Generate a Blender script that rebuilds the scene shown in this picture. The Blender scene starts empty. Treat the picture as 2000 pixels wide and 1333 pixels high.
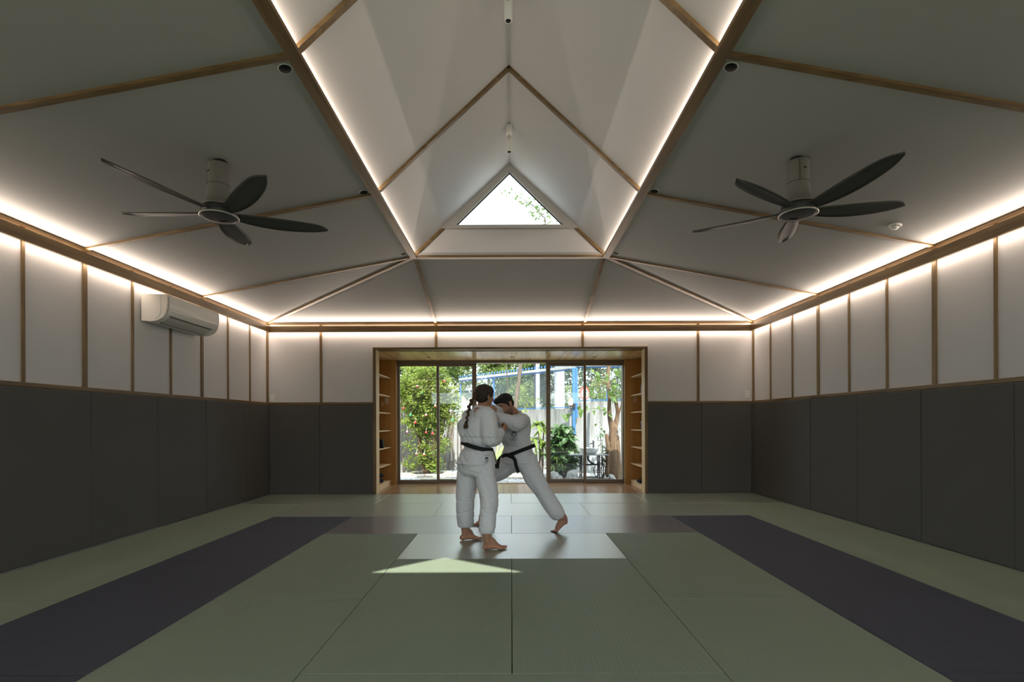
import bpy, bmesh, math, random
import numpy as np
from mathutils import Vector, Matrix, noise
from mathutils.bvhtree import BVHTree

random.seed(7)
SC = bpy.context.scene
COL = SC.collection
PI = math.pi

# ---------------------------------------------------------------- camera, sky, sun, exposure
F_PX, VPX, VPY, EYE = 985.0, 998.5, 826.0, 1.177
cam_d = bpy.data.cameras.new('camera')
cam = bpy.data.objects.new('camera', cam_d)
COL.objects.link(cam)
cam_d.sensor_fit = 'HORIZONTAL'
cam_d.sensor_width = 36.0
cam_d.lens = F_PX / 2000 * 36
cam_d.shift_x = (1000 - VPX) / 2000
cam_d.shift_y = (VPY - 666.5) / 2000
cam_d.clip_start = 0.02
cam_d.clip_end = 300
cam.matrix_world = Matrix.Translation((0, 0, EYE)) @ Matrix.Rotation(PI / 2, 4, 'X') @ Matrix.Rotation(-0.0034, 4, 'Z')
SC.camera = cam

world = bpy.data.worlds.new('sky')
SC.world = world
world.use_nodes = True
wn = world.node_tree.nodes
wl = world.node_tree.links
bg = wn['Background']
bg.inputs['Color'].default_value = (0.80, 0.92, 1.0, 1)
bg.inputs['Strength'].default_value = 5.2

sun_d = bpy.data.lights.new('sun', 'SUN')
sun = bpy.data.objects.new('sun', sun_d)
COL.objects.link(sun)
sun_d.energy = 16.0
sun_d.angle = 0.009
sun_d.color = (1.0, 0.95, 0.86)
SUN_DIR = Vector((-0.485, 2.807, -3.764)).normalized()
sun.rotation_euler = SUN_DIR.to_track_quat('-Z', 'Y').to_euler()
sun.location = (2, -8, 14)

SC.view_settings.view_transform = 'Standard'
SC.view_settings.look = 'None'
SC.view_settings.exposure = -0.2
SC.view_settings.gamma = 1.0
SC.view_settings.use_curve_mapping = False
SC.cycles.max_bounces = 6
SC.cycles.diffuse_bounces = 4
SC.cycles.glossy_bounces = 2

LED_COL = (1.0, 0.83, 0.70)
COVE_UP, COVE_DOWN, RIDGE_LED = 80.0, 20.0, 15.0


def P(px, py, Y):
    """point at depth Y seen at photograph pixel (px, py)"""
    return Vector(((px - VPX) * Y / F_PX, Y, EYE + (VPY - py) * Y / F_PX))


# ---------------------------------------------------------------- materials
def new_mat(name):
    m = bpy.data.materials.new(name)
    m.use_nodes = True
    nt = m.node_tree
    return m, nt, nt.nodes['Principled BSDF']


def N(nt, t, **kw):
    n = nt.nodes.new(t)
    for k, v in kw.items():
        setattr(n, k, v)
    return n


def plain(name, col, rough=0.6, spec=0.4, metal=0.0, var=0.0, vscale=6.0, bump=0.0, bscale=120.0, emit=None, estr=0.0):
    m, nt, b = new_mat(name)
    b.inputs['Base Color'].default_value = (*col, 1)
    b.inputs['Roughness'].default_value = rough
    b.inputs['Specular IOR Level'].default_value = spec
    b.inputs['Metallic'].default_value = metal
    if emit:
        b.inputs['Emission Color'].default_value = (*emit, 1)
        b.inputs['Emission Strength'].default_value = estr
    if var or bump:
        tc = N(nt, 'ShaderNodeTexCoord')
    if var:
        nz = N(nt, 'ShaderNodeTexNoise')
        nz.inputs['Scale'].default_value = vscale
        nz.inputs['Detail'].default_value = 5
        nt.links.new(tc.outputs['Object'], nz.inputs['Vector'])
        mx = N(nt, 'ShaderNodeMix', data_type='RGBA')
        mx.inputs['A'].default_value = (*[c * (1 - var) for c in col], 1)
        mx.inputs['B'].default_value = (*[min(1, c * (1 + var)) for c in col], 1)
        nt.links.new(nz.outputs['Fac'], mx.inputs['Factor'])
        nt.links.new(mx.outputs['Result'], b.inputs['Base Color'])
    if bump:
        nb = N(nt, 'ShaderNodeTexNoise')
        nb.inputs['Scale'].default_value = bscale
        nb.inputs['Detail'].default_value = 3
        nt.links.new(tc.outputs['Object'], nb.inputs['Vector'])
        bp = N(nt, 'ShaderNodeBump')
        bp.inputs['Strength'].default_value = bump
        bp.inputs['Distance'].default_value = 0.01
        nt.links.new(nb.outputs['Fac'], bp.inputs['Height'])
        nt.links.new(bp.outputs['Normal'], b.inputs['Normal'])
    return m


def wood(name, c0, c1, axis, rough=0.45, scale=1.0, spec=0.4, bump=0.08, knots=True):
    """grain running along axis (0,1,2) in object space"""
    m, nt, b = new_mat(name)
    tc = N(nt, 'ShaderNodeTexCoord')
    mp = N(nt, 'ShaderNodeMapping')
    s = [26.0 * scale] * 3
    s[axis] = 1.3 * scale
    mp.inputs['Scale'].default_value = s
    nt.links.new(tc.outputs['Object'], mp.inputs['Vector'])
    nz = N(nt, 'ShaderNodeTexNoise')
    nz.inputs['Scale'].default_value = 1.0
    nz.inputs['Detail'].default_value = 6
    nz.inputs['Distortion'].default_value = 0.6
    nt.links.new(mp.outputs['Vector'], nz.inputs['Vector'])
    big = N(nt, 'ShaderNodeTexNoise')
    big.inputs['Scale'].default_value = 1.6
    nt.links.new(tc.outputs['Object'], big.inputs['Vector'])
    ad = N(nt, 'ShaderNodeMath', operation='MULTIPLY_ADD')
    ad.inputs[1].default_value = 0.55
    nt.links.new(big.outputs['Fac'], ad.inputs[0])
    nt.links.new(nz.outputs['Fac'], ad.inputs[2])
    rp = N(nt, 'ShaderNodeValToRGB')
    rp.color_ramp.elements[0].position = 0.55
    rp.color_ramp.elements[0].color = (*c0, 1)
    rp.color_ramp.elements[1].position = 1.0
    rp.color_ramp.elements[1].color = (*c1, 1)
    nt.links.new(ad.outputs[0], rp.inputs['Fac'])
    nt.links.new(rp.outputs['Color'], b.inputs['Base Color'])
    b.inputs['Roughness'].default_value = rough
    b.inputs['Specular IOR Level'].default_value = spec
    if bump:
        bp = N(nt, 'ShaderNodeBump')
        bp.inputs['Strength'].default_value = bump
        bp.inputs['Distance'].default_value = 0.004
        nt.links.new(nz.outputs['Fac'], bp.inputs['Height'])
        nt.links.new(bp.outputs['Normal'], b.inputs['Normal'])
    return m


def tatami(name, col, axis, rough=0.5, spec=0.5, aniso=0.0, rib=0.35, ior=1.5, coat=0.0):
    """woven vinyl mat, ribs running along axis (0 = x, 1 = y)"""
    m, nt, b = new_mat(name)
    tc = N(nt, 'ShaderNodeTexCoord')
    b.inputs['IOR'].default_value = ior
    b.inputs['Coat Weight'].default_value = coat
    b.inputs['Coat Roughness'].default_value = 0.30
    b.inputs['Coat IOR'].default_value = 1.7
    b.inputs['Specular IOR Level'].default_value = spec
    nz = N(nt, 'ShaderNodeTexNoise')
    nz.inputs['Scale'].default_value = 1.4
    nz.inputs['Detail'].default_value = 6
    nz.inputs['Roughness'].default_value = 0.65
    nt.links.new(tc.outputs['Object'], nz.inputs['Vector'])
    mx = N(nt, 'ShaderNodeMix', data_type='RGBA')
    mx.inputs['A'].default_value = (*[c * 0.86 for c in col], 1)
    mx.inputs['B'].default_value = (*[c * 1.14 for c in col], 1)
    nt.links.new(nz.outputs['Fac'], mx.inputs['Factor'])
    # faint paler scuffs
    sp = N(nt, 'ShaderNodeMapping')
    sp.inputs['Scale'].default_value = (3.0, 9.0, 1.0)
    nt.links.new(tc.outputs['Object'], sp.inputs['Vector'])
    sn = N(nt, 'ShaderNodeTexNoise')
    sn.inputs['Scale'].default_value = 1.7
    sn.inputs['Detail'].default_value = 8
    nt.links.new(sp.outputs['Vector'], sn.inputs['Vector'])
    sr = N(nt, 'ShaderNodeMapRange')
    sr.inputs['From Min'].default_value = 0.66
    sr.inputs['From Max'].default_value = 0.80
    sr.inputs['To Max'].default_value = 0.16
    nt.links.new(sn.outputs['Fac'], sr.inputs['Value'])
    m2 = N(nt, 'ShaderNodeMix', data_type='RGBA')
    nt.links.new(sr.outputs['Result'], m2.inputs['Factor'])
    nt.links.new(mx.outputs['Result'], m2.inputs['A'])
    m2.inputs['B'].default_value = (*[min(1, c * 0.6 + 0.10) for c in col], 1)
    nt.links.new(m2.outputs['Result'], b.inputs['Base Color'])
    rr = N(nt, 'ShaderNodeMapRange')
    rr.inputs['To Min'].default_value = rough - 0.06
    rr.inputs['To Max'].default_value = rough + 0.08
    nt.links.new(nz.outputs['Fac'], rr.inputs['Value'])
    nt.links.new(rr.outputs['Result'], b.inputs['Roughness'])
    wv = N(nt, 'ShaderNodeTexWave', wave_type='BANDS', bands_direction='Y' if axis == 0 else 'X', wave_profile='SIN')
    wv.inputs['Scale'].default_value = 12.0
    wv.inputs['Distortion'].default_value = 0.0
    nt.links.new(tc.outputs['Object'], wv.inputs['Vector'])
    bp = N(nt, 'ShaderNodeBump')
    bp.inputs['Strength'].default_value = rib
    bp.inputs['Distance'].default_value = 0.004
    nt.links.new(wv.outputs['Fac'], bp.inputs['Height'])
    nt.links.new(bp.outputs['Normal'], b.inputs['Normal'])
    if aniso:
        b.inputs['Anisotropic'].default_value = aniso
        cv = N(nt, 'ShaderNodeCombineXYZ')
        cv.inputs[0].default_value = 0.0 if axis == 0 else 1.0
        cv.inputs[1].default_value = 1.0 if axis == 0 else 0.0
        nt.links.new(cv.outputs[0], b.inputs['Tangent'])
    return m


def glass_mat(name, tint=(1, 1, 1), gloss=0.02):
    m = bpy.data.materials.new(name)
    m.use_nodes = True
    nt = m.node_tree
    nt.nodes.remove(nt.nodes['Principled BSDF'])
    out = nt.nodes['Material Output']
    tr = N(nt, 'ShaderNodeBsdfTransparent')
    tr.inputs['Color'].default_value = (*tint, 1)
    gl = N(nt, 'ShaderNodeBsdfGlossy')
    gl.inputs['Roughness'].default_value = gloss
    lw = N(nt, 'ShaderNodeLayerWeight')
    lw.inputs['Blend'].default_value = 0.5
    pw_ = N(nt, 'ShaderNodeMath', operation='POWER')
    pw_.inputs[1].default_value = 5.0
    nt.links.new(lw.outputs['Facing'], pw_.inputs[0])
    fr = N(nt, 'ShaderNodeMath', operation='MULTIPLY_ADD')
    fr.inputs[1].default_value = 0.95
    fr.inputs[2].default_value = 0.04
    nt.links.new(pw_.outputs[0], fr.inputs[0])
    mx = N(nt, 'ShaderNodeMixShader')
    nt.links.new(fr.outputs[0], mx.inputs[0])
    nt.links.new(tr.outputs[0], mx.inputs[1])
    nt.links.new(gl.outputs[0], mx.inputs[2])
    nt.links.new(mx.outputs[0], out.inputs['Surface'])
    return m


def leaf_mat(name, c0, c1, trans=0.45, rough=0.5):
    m = bpy.data.materials.new(name)
    m.use_nodes = True
    nt = m.node_tree
    b = nt.nodes['Principled BSDF']
    out = nt.nodes['Material Output']
    ge = N(nt, 'ShaderNodeNewGeometry')
    tc = N(nt, 'ShaderNodeTexCoord')
    nz = N(nt, 'ShaderNodeTexNoise')
    nz.inputs['Scale'].default_value = 2.2
    nt.links.new(tc.outputs['Object'], nz.inputs['Vector'])
    ad = N(nt, 'ShaderNodeMath', operation='MULTIPLY_ADD')
    ad.inputs[1].default_value = 0.7
    nt.links.new(ge.outputs['Random Per Island'], ad.inputs[0])
    sb = N(nt, 'ShaderNodeMath', operation='MULTIPLY')
    sb.inputs[1].default_value = 0.6
    nt.links.new(nz.outputs['Fac'], sb.inputs[0])
    nt.links.new(sb.outputs[0], ad.inputs[2])
    mx = N(nt, 'ShaderNodeMix', data_type='RGBA')
    mx.inputs['A'].default_value = (*c0, 1)
    mx.inputs['B'].default_value = (*c1, 1)
    nt.links.new(ad.outputs[0], mx.inputs['Factor'])
    nt.links.new(mx.outputs['Result'], b.inputs['Base Color'])
    b.inputs['Roughness'].default_value = rough
    b.inputs['Specular IOR Level'].default_value = 0.35
    tl = N(nt, 'ShaderNodeBsdfTranslucent')
    nt.links.new(mx.outputs['Result'], tl.inputs['Color'])
    ms = N(nt, 'ShaderNodeMixShader')
    ms.inputs[0].default_value = trans
    nt.links.new(b.outputs[0], ms.inputs[1])
    nt.links.new(tl.outputs[0], ms.inputs[2])
    nt.links.new(ms.outputs[0], out.inputs['Surface'])
    return m


WC0, WC1 = (0.095, 0.057, 0.021), (0.215, 0.136, 0.055)
M = {}
M['paint'] = plain('white_paint', (0.57, 0.557, 0.55), 0.75, 0.25, var=0.015, vscale=2.0)
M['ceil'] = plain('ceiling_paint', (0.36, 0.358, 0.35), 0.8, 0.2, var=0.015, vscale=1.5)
M['gable'] = plain('ceiling_paint_lit', (0.56, 0.555, 0.55), 0.8, 0.2, var=0.015, vscale=1.5)  # paler copy of the ceiling paint, imitating the brighter light in the gable
M['wood_x'] = wood('honey_wood_x', WC0, WC1, 0)
M['wood_y'] = wood('honey_wood_y', WC0, WC1, 1)
M['wood_z'] = wood('honey_wood_z', WC0, WC1, 2)
M['ply_z'] = wood('plywood_upright', (0.44, 0.215, 0.050), (0.58, 0.315, 0.092), 2, rough=0.5, scale=0.7)
M['ply_y'] = wood('plywood_soffit', (0.52, 0.32, 0.12), (0.84, 0.60, 0.31), 1, rough=0.26, scale=0.5, spec=0.5)
M['shelf'] = wood('shelf_board', (0.52, 0.34, 0.17), (0.68, 0.48, 0.27), 1, rough=0.5)
M['jamb'] = wood('jamb_board', (0.50, 0.34, 0.16), (0.66, 0.48, 0.26), 2, rough=0.5)
M['plank'] = wood('floor_plank', (0.20, 0.095, 0.045), (0.34, 0.18, 0.09), 1, rough=0.22, scale=0.6, spec=0.5)
M['pad'] = plain('grey_vinyl_pad', (0.080, 0.074, 0.066), 0.62, 0.3, var=0.05, vscale=2.0, bump=0.12, bscale=300)
GREEN, NAVY = (0.168, 0.203, 0.146), (0.036, 0.039, 0.056)
M['green_x'] = tatami('green_mat_cross', GREEN, 0, 0.38, 0.5, aniso=0.6, rib=0.12, ior=2.3, coat=1.0)
M['green_y'] = tatami('green_mat_long', GREEN, 1, 0.62, 0.35, rib=0.22)
M['navy_x'] = tatami('navy_mat_cross', NAVY, 0, 0.38, 0.5, aniso=0.6, rib=0.12, ior=2.3, coat=1.0)
M['navy_y'] = tatami('navy_mat_long', NAVY, 1, 0.62, 0.3, rib=0.22)
M['slab'] = plain('concrete_slab', (0.25, 0.25, 0.24), 0.9, 0.2)
M['bronze'] = plain('bronze_aluminium', (0.20, 0.15, 0.10), 0.42, 0.5, 0.35)
M['winframe'] = plain('grey_window_frame', (0.42, 0.405, 0.375), 0.55, 0.4)
M['glass'] = glass_mat('clear_glass', (0.97, 0.985, 0.98))
M['led'] = plain('led_strip', (0.9, 0.85, 0.8), 0.5, 0.2, emit=LED_COL, estr=6.0)
M['black'] = plain('matt_black', (0.012, 0.012, 0.014), 0.55, 0.4)
M['blackfab'] = plain('black_cloth', (0.016, 0.016, 0.020), 0.85, 0.2, bump=0.2, bscale=400)
M['whiteplastic'] = plain('white_plastic', (0.72, 0.71, 0.67), 0.4, 0.4)
M['fanblade'] = plain('charcoal_blade', (0.062, 0.062, 0.058), 0.5, 0.35)
M['fanbody'] = plain('silver_grey_body', (0.20, 0.195, 0.18), 0.42, 0.5, 0.25)
M['fanhub'] = plain('dark_hub', (0.055, 0.055, 0.060), 0.4, 0.5)
M['fanrim'] = plain('pale_rim', (0.55, 0.53, 0.50), 0.3, 0.5, 0.5)
M['slot'] = plain('dark_slot', (0.01, 0.01, 0.01), 0.7, 0.2)
M['acwhite'] = plain('ac_plastic', (0.66, 0.64, 0.59), 0.32, 0.45)
M['aclouver'] = plain('ac_louver', (0.45, 0.44, 0.42), 0.4, 0.4)
M['aclens'] = plain('ac_groove', (0.20, 0.20, 0.19), 0.5, 0.4)


# ---------------------------------------------------------------- object helpers
def props(o, label=None, cat=None, group=None, kind=None):
    if label:
        o['label'] = label
    if cat:
        o['category'] = cat
    if group:
        o['group'] = group
    if kind:
        o['kind'] = kind
    return o


def attach(o, parent):
    if parent is not None:
        o.parent = parent
        o.matrix_parent_inverse = Matrix.Translation(-Vector(parent.location))
    return o


def link(name, me, mat=None, parent=None, loc=(0, 0, 0), smooth=False):
    o = bpy.data.objects.new(name, me)
    COL.objects.link(o)
    o.location = loc
    if mat is not None and not me.materials:
        me.materials.append(mat)
    if smooth:
        me.polygons.foreach_set('use_smooth', [True] * len(me.polygons))
    attach(o, parent)
    return o


def empty(name, loc, label=None, cat=None, group=None, kind=None):
    o = bpy.data.objects.new(name, None)
    o.empty_display_size = 0.1
    COL.objects.link(o)
    o.location = loc
    return props(o, label, cat, group, kind)


def mesh_py(verts, faces):
    me = bpy.data.meshes.new('m')
    me.from_pydata([tuple(v) for v in verts], [], [tuple(f) for f in faces])
    me.update()
    return me


def fix_normals(me):
    bm = bmesh.new()
    bm.from_mesh(me)
    bmesh.ops.recalc_face_normals(bm, faces=bm.faces)
    bm.to_mesh(me)
    bm.free()
    return me


_boxes = {}


def box_mesh(dx, dy, dz, mat, bevel=0.0):
    k = (round(dx, 4), round(dy, 4), round(dz, 4), mat.name if mat else '', bevel)
    if k in _boxes:
        return _boxes[k]
    bm = bmesh.new()
    bmesh.ops.create_cube(bm, size=1.0)
    for v in bm.verts:
        v.co = Vector((v.co.x * dx, v.co.y * dy, v.co.z * dz))
    if bevel:
        bmesh.ops.bevel(bm, geom=list(bm.edges), offset=bevel, segments=1, affect='EDGES', profile=0.7)
    me = bpy.data.meshes.new('box')
    bm.to_mesh(me)
    bm.free()
    if mat:
        me.materials.append(mat)
    _boxes[k] = me
    return me


def box(name, x0, x1, y0, y1, z0, z1, mat, parent=None, bevel=0.0):
    me = box_mesh(x1 - x0, y1 - y0, z1 - z0, mat, bevel)
    return link(name, me, None, parent, ((x0 + x1) / 2, (y0 + y1) / 2, (z0 + z1) / 2))


def prism(name, pts, off, mat, parent=None, kind=None):
    """polygon pts swept by the vector off"""
    n = len(pts)
    off = Vector(off)
    vs = [Vector(p) for p in pts] + [Vector(p) + off for p in pts]
    fs = [list(range(n))[::-1], [n + i for i in range(n)]] + [[i, (i + 1) % n, n + (i + 1) % n, n + i] for i in range(n)]
    o = link(name, fix_normals(mesh_py(vs, fs)), mat, parent)
    if kind:
        o['kind'] = kind
    return o


def bar_data(a, b, w, h, up=(0, 0, 1)):
    """rectangular bar from a to b; w across, h along up"""
    a, b = Vector(a), Vector(b)
    d = (b - a).normalized()
    s = d.cross(Vector(up))
    if s.length < 1e-5:
        s = d.cross(Vector((1, 0, 0)))
    s.normalize()
    u = s.cross(d).normalized()
    vs = []
    for p in (a, b):
        for i, j in ((-1, -1), (1, -1), (1, 1), (-1, 1)):
            vs.append(p + s * (i * w / 2) + u * (j * h / 2))
    fs = [(0, 1, 2, 3), (7, 6, 5, 4), (0, 4, 5, 1), (1, 5, 6, 2), (2, 6, 7, 3), (3, 7, 4, 0)]
    return vs, fs


def bar(name, a, b, w, h, mat, parent=None, up=(0, 0, 1)):
    vs, fs = bar_data(a, b, w, h, up)
    return link(name, fix_normals(mesh_py(vs, fs)), mat, parent)


class MB:
    """collects shells into one mesh"""
    def __init__(self):
        self.v, self.f = [], []

    def add(self, vs, fs):
        k = len(self.v)
        self.v += [Vector(v) for v in vs]
        self.f += [[i + k for i in f] for f in fs]
        return self

    def bar(self, a, b, w, h, up=(0, 0, 1)):
        return self.add(*bar_data(a, b, w, h, up))

    def box(self, x0, x1, y0, y1, z0, z1):
        vs = [(x, y, z) for x in (x0, x1) for y in (y0, y1) for z in (z0, z1)]
        return self.add(vs, [(0, 1, 3, 2), (4, 6, 7, 5), (0, 4, 5, 1), (2, 3, 7, 6), (0, 2, 6, 4), (1, 5, 7, 3)])

    def build(self, name, mat, parent=None, smooth=False, fix=True):
        me = mesh_py(self.v, self.f)
        if fix:
            fix_normals(me)
        return link(name, me, mat, parent, smooth=smooth)


def lathe(prof, c=(0, 0, 0), n=24, axis=None):
    """profile [(r, h)...] turned about axis (default z) through c"""
    c = Vector(c)
    ax = Vector(axis).normalized() if axis is not None else Vector((0, 0, 1))
    u = ax.orthogonal().normalized()
    w = ax.cross(u)
    vs, fs = [], []
    for r, h in prof:
        for k in range(n):
            t = 2 * PI * k / n
            vs.append(c + ax * h + (u * math.cos(t) + w * math.sin(t)) * r)
    for i in range(len(prof) - 1):
        for k in range(n):
            a, b2 = i * n + k, i * n + (k + 1) % n
            fs.append((a, b2, b2 + n, a + n))
    fs.append(tuple(range(n))[::-1])
    fs.append(tuple((len(prof) - 1) * n + k for k in range(n)))
    return vs, fs


def turned(name, prof, c, mat, parent=None, n=24, axis=None, smooth=True):
    vs, fs = lathe(prof, c, n, axis)
    o = link(name, fix_normals(mesh_py(vs, fs)), mat, parent, smooth=False)
    if smooth:
        for p in o.data.polygons:
            p.use_smooth = len(p.vertices) == 4
    return o


def cat(pts, m):
    """Catmull-Rom resample of a list of equal-length vectors to m points"""
    A = np.array(pts, float)
    n = len(A)
    if n < 3:
        t = np.linspace(0, 1, m)[:, None]
        return A[0] * (1 - t) + A[-1] * t
    E = np.vstack([2 * A[0] - A[1], A, 2 * A[-1] - A[-2]])
    out = []
    for s in np.linspace(0, n - 1, m):
        i = min(int(s), n - 2)
        t = s - i
        p0, p1, p2, p3 = E[i], E[i + 1], E[i + 2], E[i + 3]
        out.append(0.5 * ((2 * p1) + (-p0 + p2) * t + (2 * p0 - 5 * p1 + 4 * p2 - p3) * t * t + (-p0 + 3 * p1 - 3 * p2 + p3) * t ** 3))
    return np.array(out)


def tube(pts, rads, n=10, seg=None, cap=True, ref=None):
    """round or elliptical tube; rads: r or (ra, rb), ra along ref"""
    rr = [(r, r) if not hasattr(r, '__len__') else r for r in rads]
    data = [list(p) + list(r) for p, r in zip(pts, rr)]
    seg = seg or max(4, 4 * (len(pts) - 1))
    S = cat(data, seg + 1)
    C = [Vector(s[:3]) for s in S]
    R = [(max(1e-4, s[3]), max(1e-4, s[4])) for s in S]
    rows = []
    u = None
    for i, c in enumerate(C):
        d = (C[min(i + 1, seg)] - C[max(i - 1, 0)]).normalized()
        if u is None:
            u = Vector(ref) if ref is not None else d.orthogonal()
        u = (u - d * u.dot(d))
        if u.length < 1e-6:
            u = d.orthogonal()
        u.normalize()
        w = d.cross(u)
        rows.append((c, d, u, w, R[i]))
    if cap:
        def capr(row, sgn):
            c, d, u, w, (a, b) = row
            o = []
            for k in (0.5, 0.85):
                q = math.sqrt(1 - k * k)
                o.append((c + d * sgn * k * min(a, b) * 0.9, d, u, w, (a * q, b * q)))
            return o
        rows = capr(rows[0], -1)[::-1] + rows + capr(rows[-1], 1)
    vs, fs = [], []
    for c, d, u, w, (a, b) in rows:
        for k in range(n):
            t = 2 * PI * k / n
            vs.append(c + u * (a * math.cos(t)) + w * (b * math.sin(t)))
    m = len(rows)
    for i in range(m - 1):
        for k in range(n):
            fs.append((i * n + k, i * n + (k + 1) % n, (i + 1) * n + (k + 1) % n, (i + 1) * n + k))
    fs.append(tuple(range(n))[::-1])
    fs.append(tuple((m - 1) * n + k for k in range(n)))
    return vs, fs


def tube_obj(name, pts, rads, mat, parent=None, n=8, seg=None, ref=None):
    return link(name, mesh_py(*tube(pts, rads, n, seg, ref=ref)), mat, parent, smooth=True)


def ellipsoid(c, r, rot=None, n=14, m=10):
    c = Vector(c)
    vs, fs = [], []
    for i in range(1, m):
        ph = PI * i / m
        for k in range(n):
            t = 2 * PI * k / n
            v = Vector((r[0] * math.sin(ph) * math.cos(t), r[1] * math.sin(ph) * math.sin(t), r[2] * math.cos(ph)))
            vs.append(c + (rot @ v if rot is not None else v))
    top, bot = len(vs), len(vs) + 1
    for s in (1, -1):
        v = Vector((0, 0, r[2] * s))
        vs.append(c + (rot @ v if rot is not None else v))
    for i in range(m - 2):
        for k in range(n):
            fs.append((i * n + k, (i + 1) * n + k, (i + 1) * n + (k + 1) % n, i * n + (k + 1) % n))
    for k in range(n):
        fs.append((top, k, (k + 1) % n))
        fs.append((bot, (m - 2) * n + (k + 1) % n, (m - 2) * n + k))
    return vs, fs


def area_light(name, loc, direction, length_axis, length, width, power, col, parent=None):
    d = bpy.data.lights.new(name, 'AREA')
    d.shape = 'RECTANGLE'
    d.size, d.size_y = length, width
    d.energy = power
    d.color = col
    o = bpy.data.objects.new(name, d)
    COL.objects.link(o)
    z = -Vector(direction).normalized()
    x = Vector(length_axis).normalized()
    y = z.cross(x).normalized()
    mt = Matrix((x, y, z)).transposed().to_4x4()
    mt.translation = Vector(loc)
    if parent is not None:
        o.parent = parent
        o.matrix_parent_inverse = Matrix.Translation(-Vector(parent.location))
    o.matrix_basis = mt
    return o


# ================================================================ ROOM
RX = -0.012                      # room axis
XW, YB, YF = 4.05, 8.41, -0.68   # plaster faces
PX, PYB = 4.0, 8.365             # pad faces
Z_EDGE = 2.85                    # ceiling springing
NX, NY0, NY1 = 1.262, 1.13, 6.62  # inner frame of the roof
Z_NODE = 3.365
APEX, GSL = 4.57, 0.94
XL, XR = RX - XW, RX + XW
RAFT = (1.16, 2.98, 4.80, 6.62)


def zc(x):
    return Z_EDGE + (Z_NODE - Z_EDGE) * (XW - abs(x - RX)) / (XW - NX)


def zg(x):
    return APEX - GSL * abs(x - RX)


# ---------------- floor with its mats
floor = box('floor', XL - 0.2, XR + 0.2, YF - 0.2, YB + 0.02, -0.16, -0.045, M['slab'])
props(floor, 'concrete floor covered with green and navy judo mats', kind='structure')


def mat_piece(x0, x1, r0, r1, kind):
    g = 0.0022
    y0, y1 = -0.635 + r0, -0.635 + r1
    lat = (x1 - x0) > (y1 - y0) - 1e-6
    m = M[kind + ('_x' if lat and r0 > 4 else '_y')]
    me = box_mesh(x1 - x0 - 2 * g, y1 - y0 - 2 * g, 0.04, m, 0.0014)
    dz = random.uniform(-0.0012, 0.0012)
    return link('floor_mat', me, None, floor, ((x0 + x1) / 2, (y0 + y1) / 2, -0.0215 + dz))


for r in (8, 0):
    for x in (-4, -2, 0, 2):
        mat_piece(x, x + 2, r, r + 1, 'green')
for x in (-3, -1, 1):
    mat_piece(x, x + 2, 7, 8, 'green')
for r in (6, 1):
    for x in (-2, 0):
        mat_piece(x, x + 2, r, r + 1, 'navy')
for r in (5, 2):
    mat_piece(-1, 1, r, r + 1, 'green')
for x in (-1, 0):
    mat_piece(x, x + 1, 3, 5, 'green')
for x in (-2, 1):
    for r in (2, 4):
        mat_piece(x, x + 1, r, r + 2, 'green')
for x in (-3, 2):
    for r in (1, 3, 5):
        mat_piece(x, x + 1, r, r + 2, 'navy')
for x in (-4, 3):
    for r in (2, 4, 6):
        mat_piece(x, x + 1, r, r + 2, 'green')
    mat_piece(x, x + 1, 1, 2, 'green')

# ---------------- walls: plaster panels between battens, vinyl pads below
PAD_TOP, RAIL0, RAIL1 = 1.485, 1.485, 1.525
OPEN_X, OPEN_Z = 2.235, 2.405


def side_wall(side):
    s = -1 if side == 'left' else 1
    xf = RX + s * XW
    w = box('wall_' + side, min(xf + s * 0.012, xf + s * 0.16), max(xf + s * 0.012, xf + s * 0.16), YF - 0.16, YB + 0.16, -0.1, 3.02, M['paint'])
    props(w, 'white plaster side wall with thin wooden battens above grey pads', kind='structure')
    ys = [YB]
    wide = []
    for k in range(1, 15):
        y = 6.62 + 0.607 * (3 - k)
        if y > YF + 0.1:
            ys.append(y)
            wide.append(abs((y - 6.62) / 1.82 - round((y - 6.62) / 1.82)) < 0.02)
    ys.append(YF)
    for i in range(len(ys) - 1):
        y1, y0 = ys[i], ys[i + 1]
        box('plaster_panel', min(xf, xf + s * 0.012), max(xf, xf + s * 0.012), y0 + 0.001, y1 - 0.001, 1.50, Z_EDGE + 0.02, M['paint'], w)
    for y, wd in zip(ys[1:-1], wide):
        hw = 0.024 if wd else 0.013
        box('batten', min(xf - s * 0.014, xf + s * 0.004), max(xf - s * 0.014, xf + s * 0.004), y - hw, y + hw, RAIL1, Z_EDGE - 0.02, M['wood_z'], w)
    box('corner_post', min(xf - s * 0.02, xf), max(xf - s * 0.02, xf), YB - 0.045, YB, RAIL1, Z_EDGE - 0.02, M['wood_z'], w)
    box('dado_rail', min(xf - s * 0.045, xf + s * 0.004), max(xf - s * 0.045, xf + s * 0.004), YF, YB, RAIL0 + 0.002, RAIL1, M['wood_y'], w, 0.002)
    # pads
    y = YB - 0.045
    seam0 = 8.46 if side == 'left' else 8.55
    edges = [YB - 0.046] + [seam0 - 0.91 * k for k in range(1, 11) if seam0 - 0.91 * k > YF + 0.2] + [YF]
    for i in range(len(edges) - 1):
        y1, y0 = edges[i], edges[i + 1]
        big = (side == 'right' and i >= 2) or (side == 'left' and i in (2, 4))
        g = 0.003 if big else 0.0012
        dx = random.uniform(-0.003, 0.003)
        xa, xb = RX + s * (PX + 0.0 + dx), RX + s * (XW - 0.001)
        box('wall_pad', min(xa, xb), max(xa, xb), y0 + g, y1 - g, 0.003 + random.uniform(0, 0.004), PAD_TOP + random.uniform(-0.003, 0.0), M['pad'], w, 0.004)
    return w


wall_left = side_wall('left')
wall_right = side_wall('right')

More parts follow.
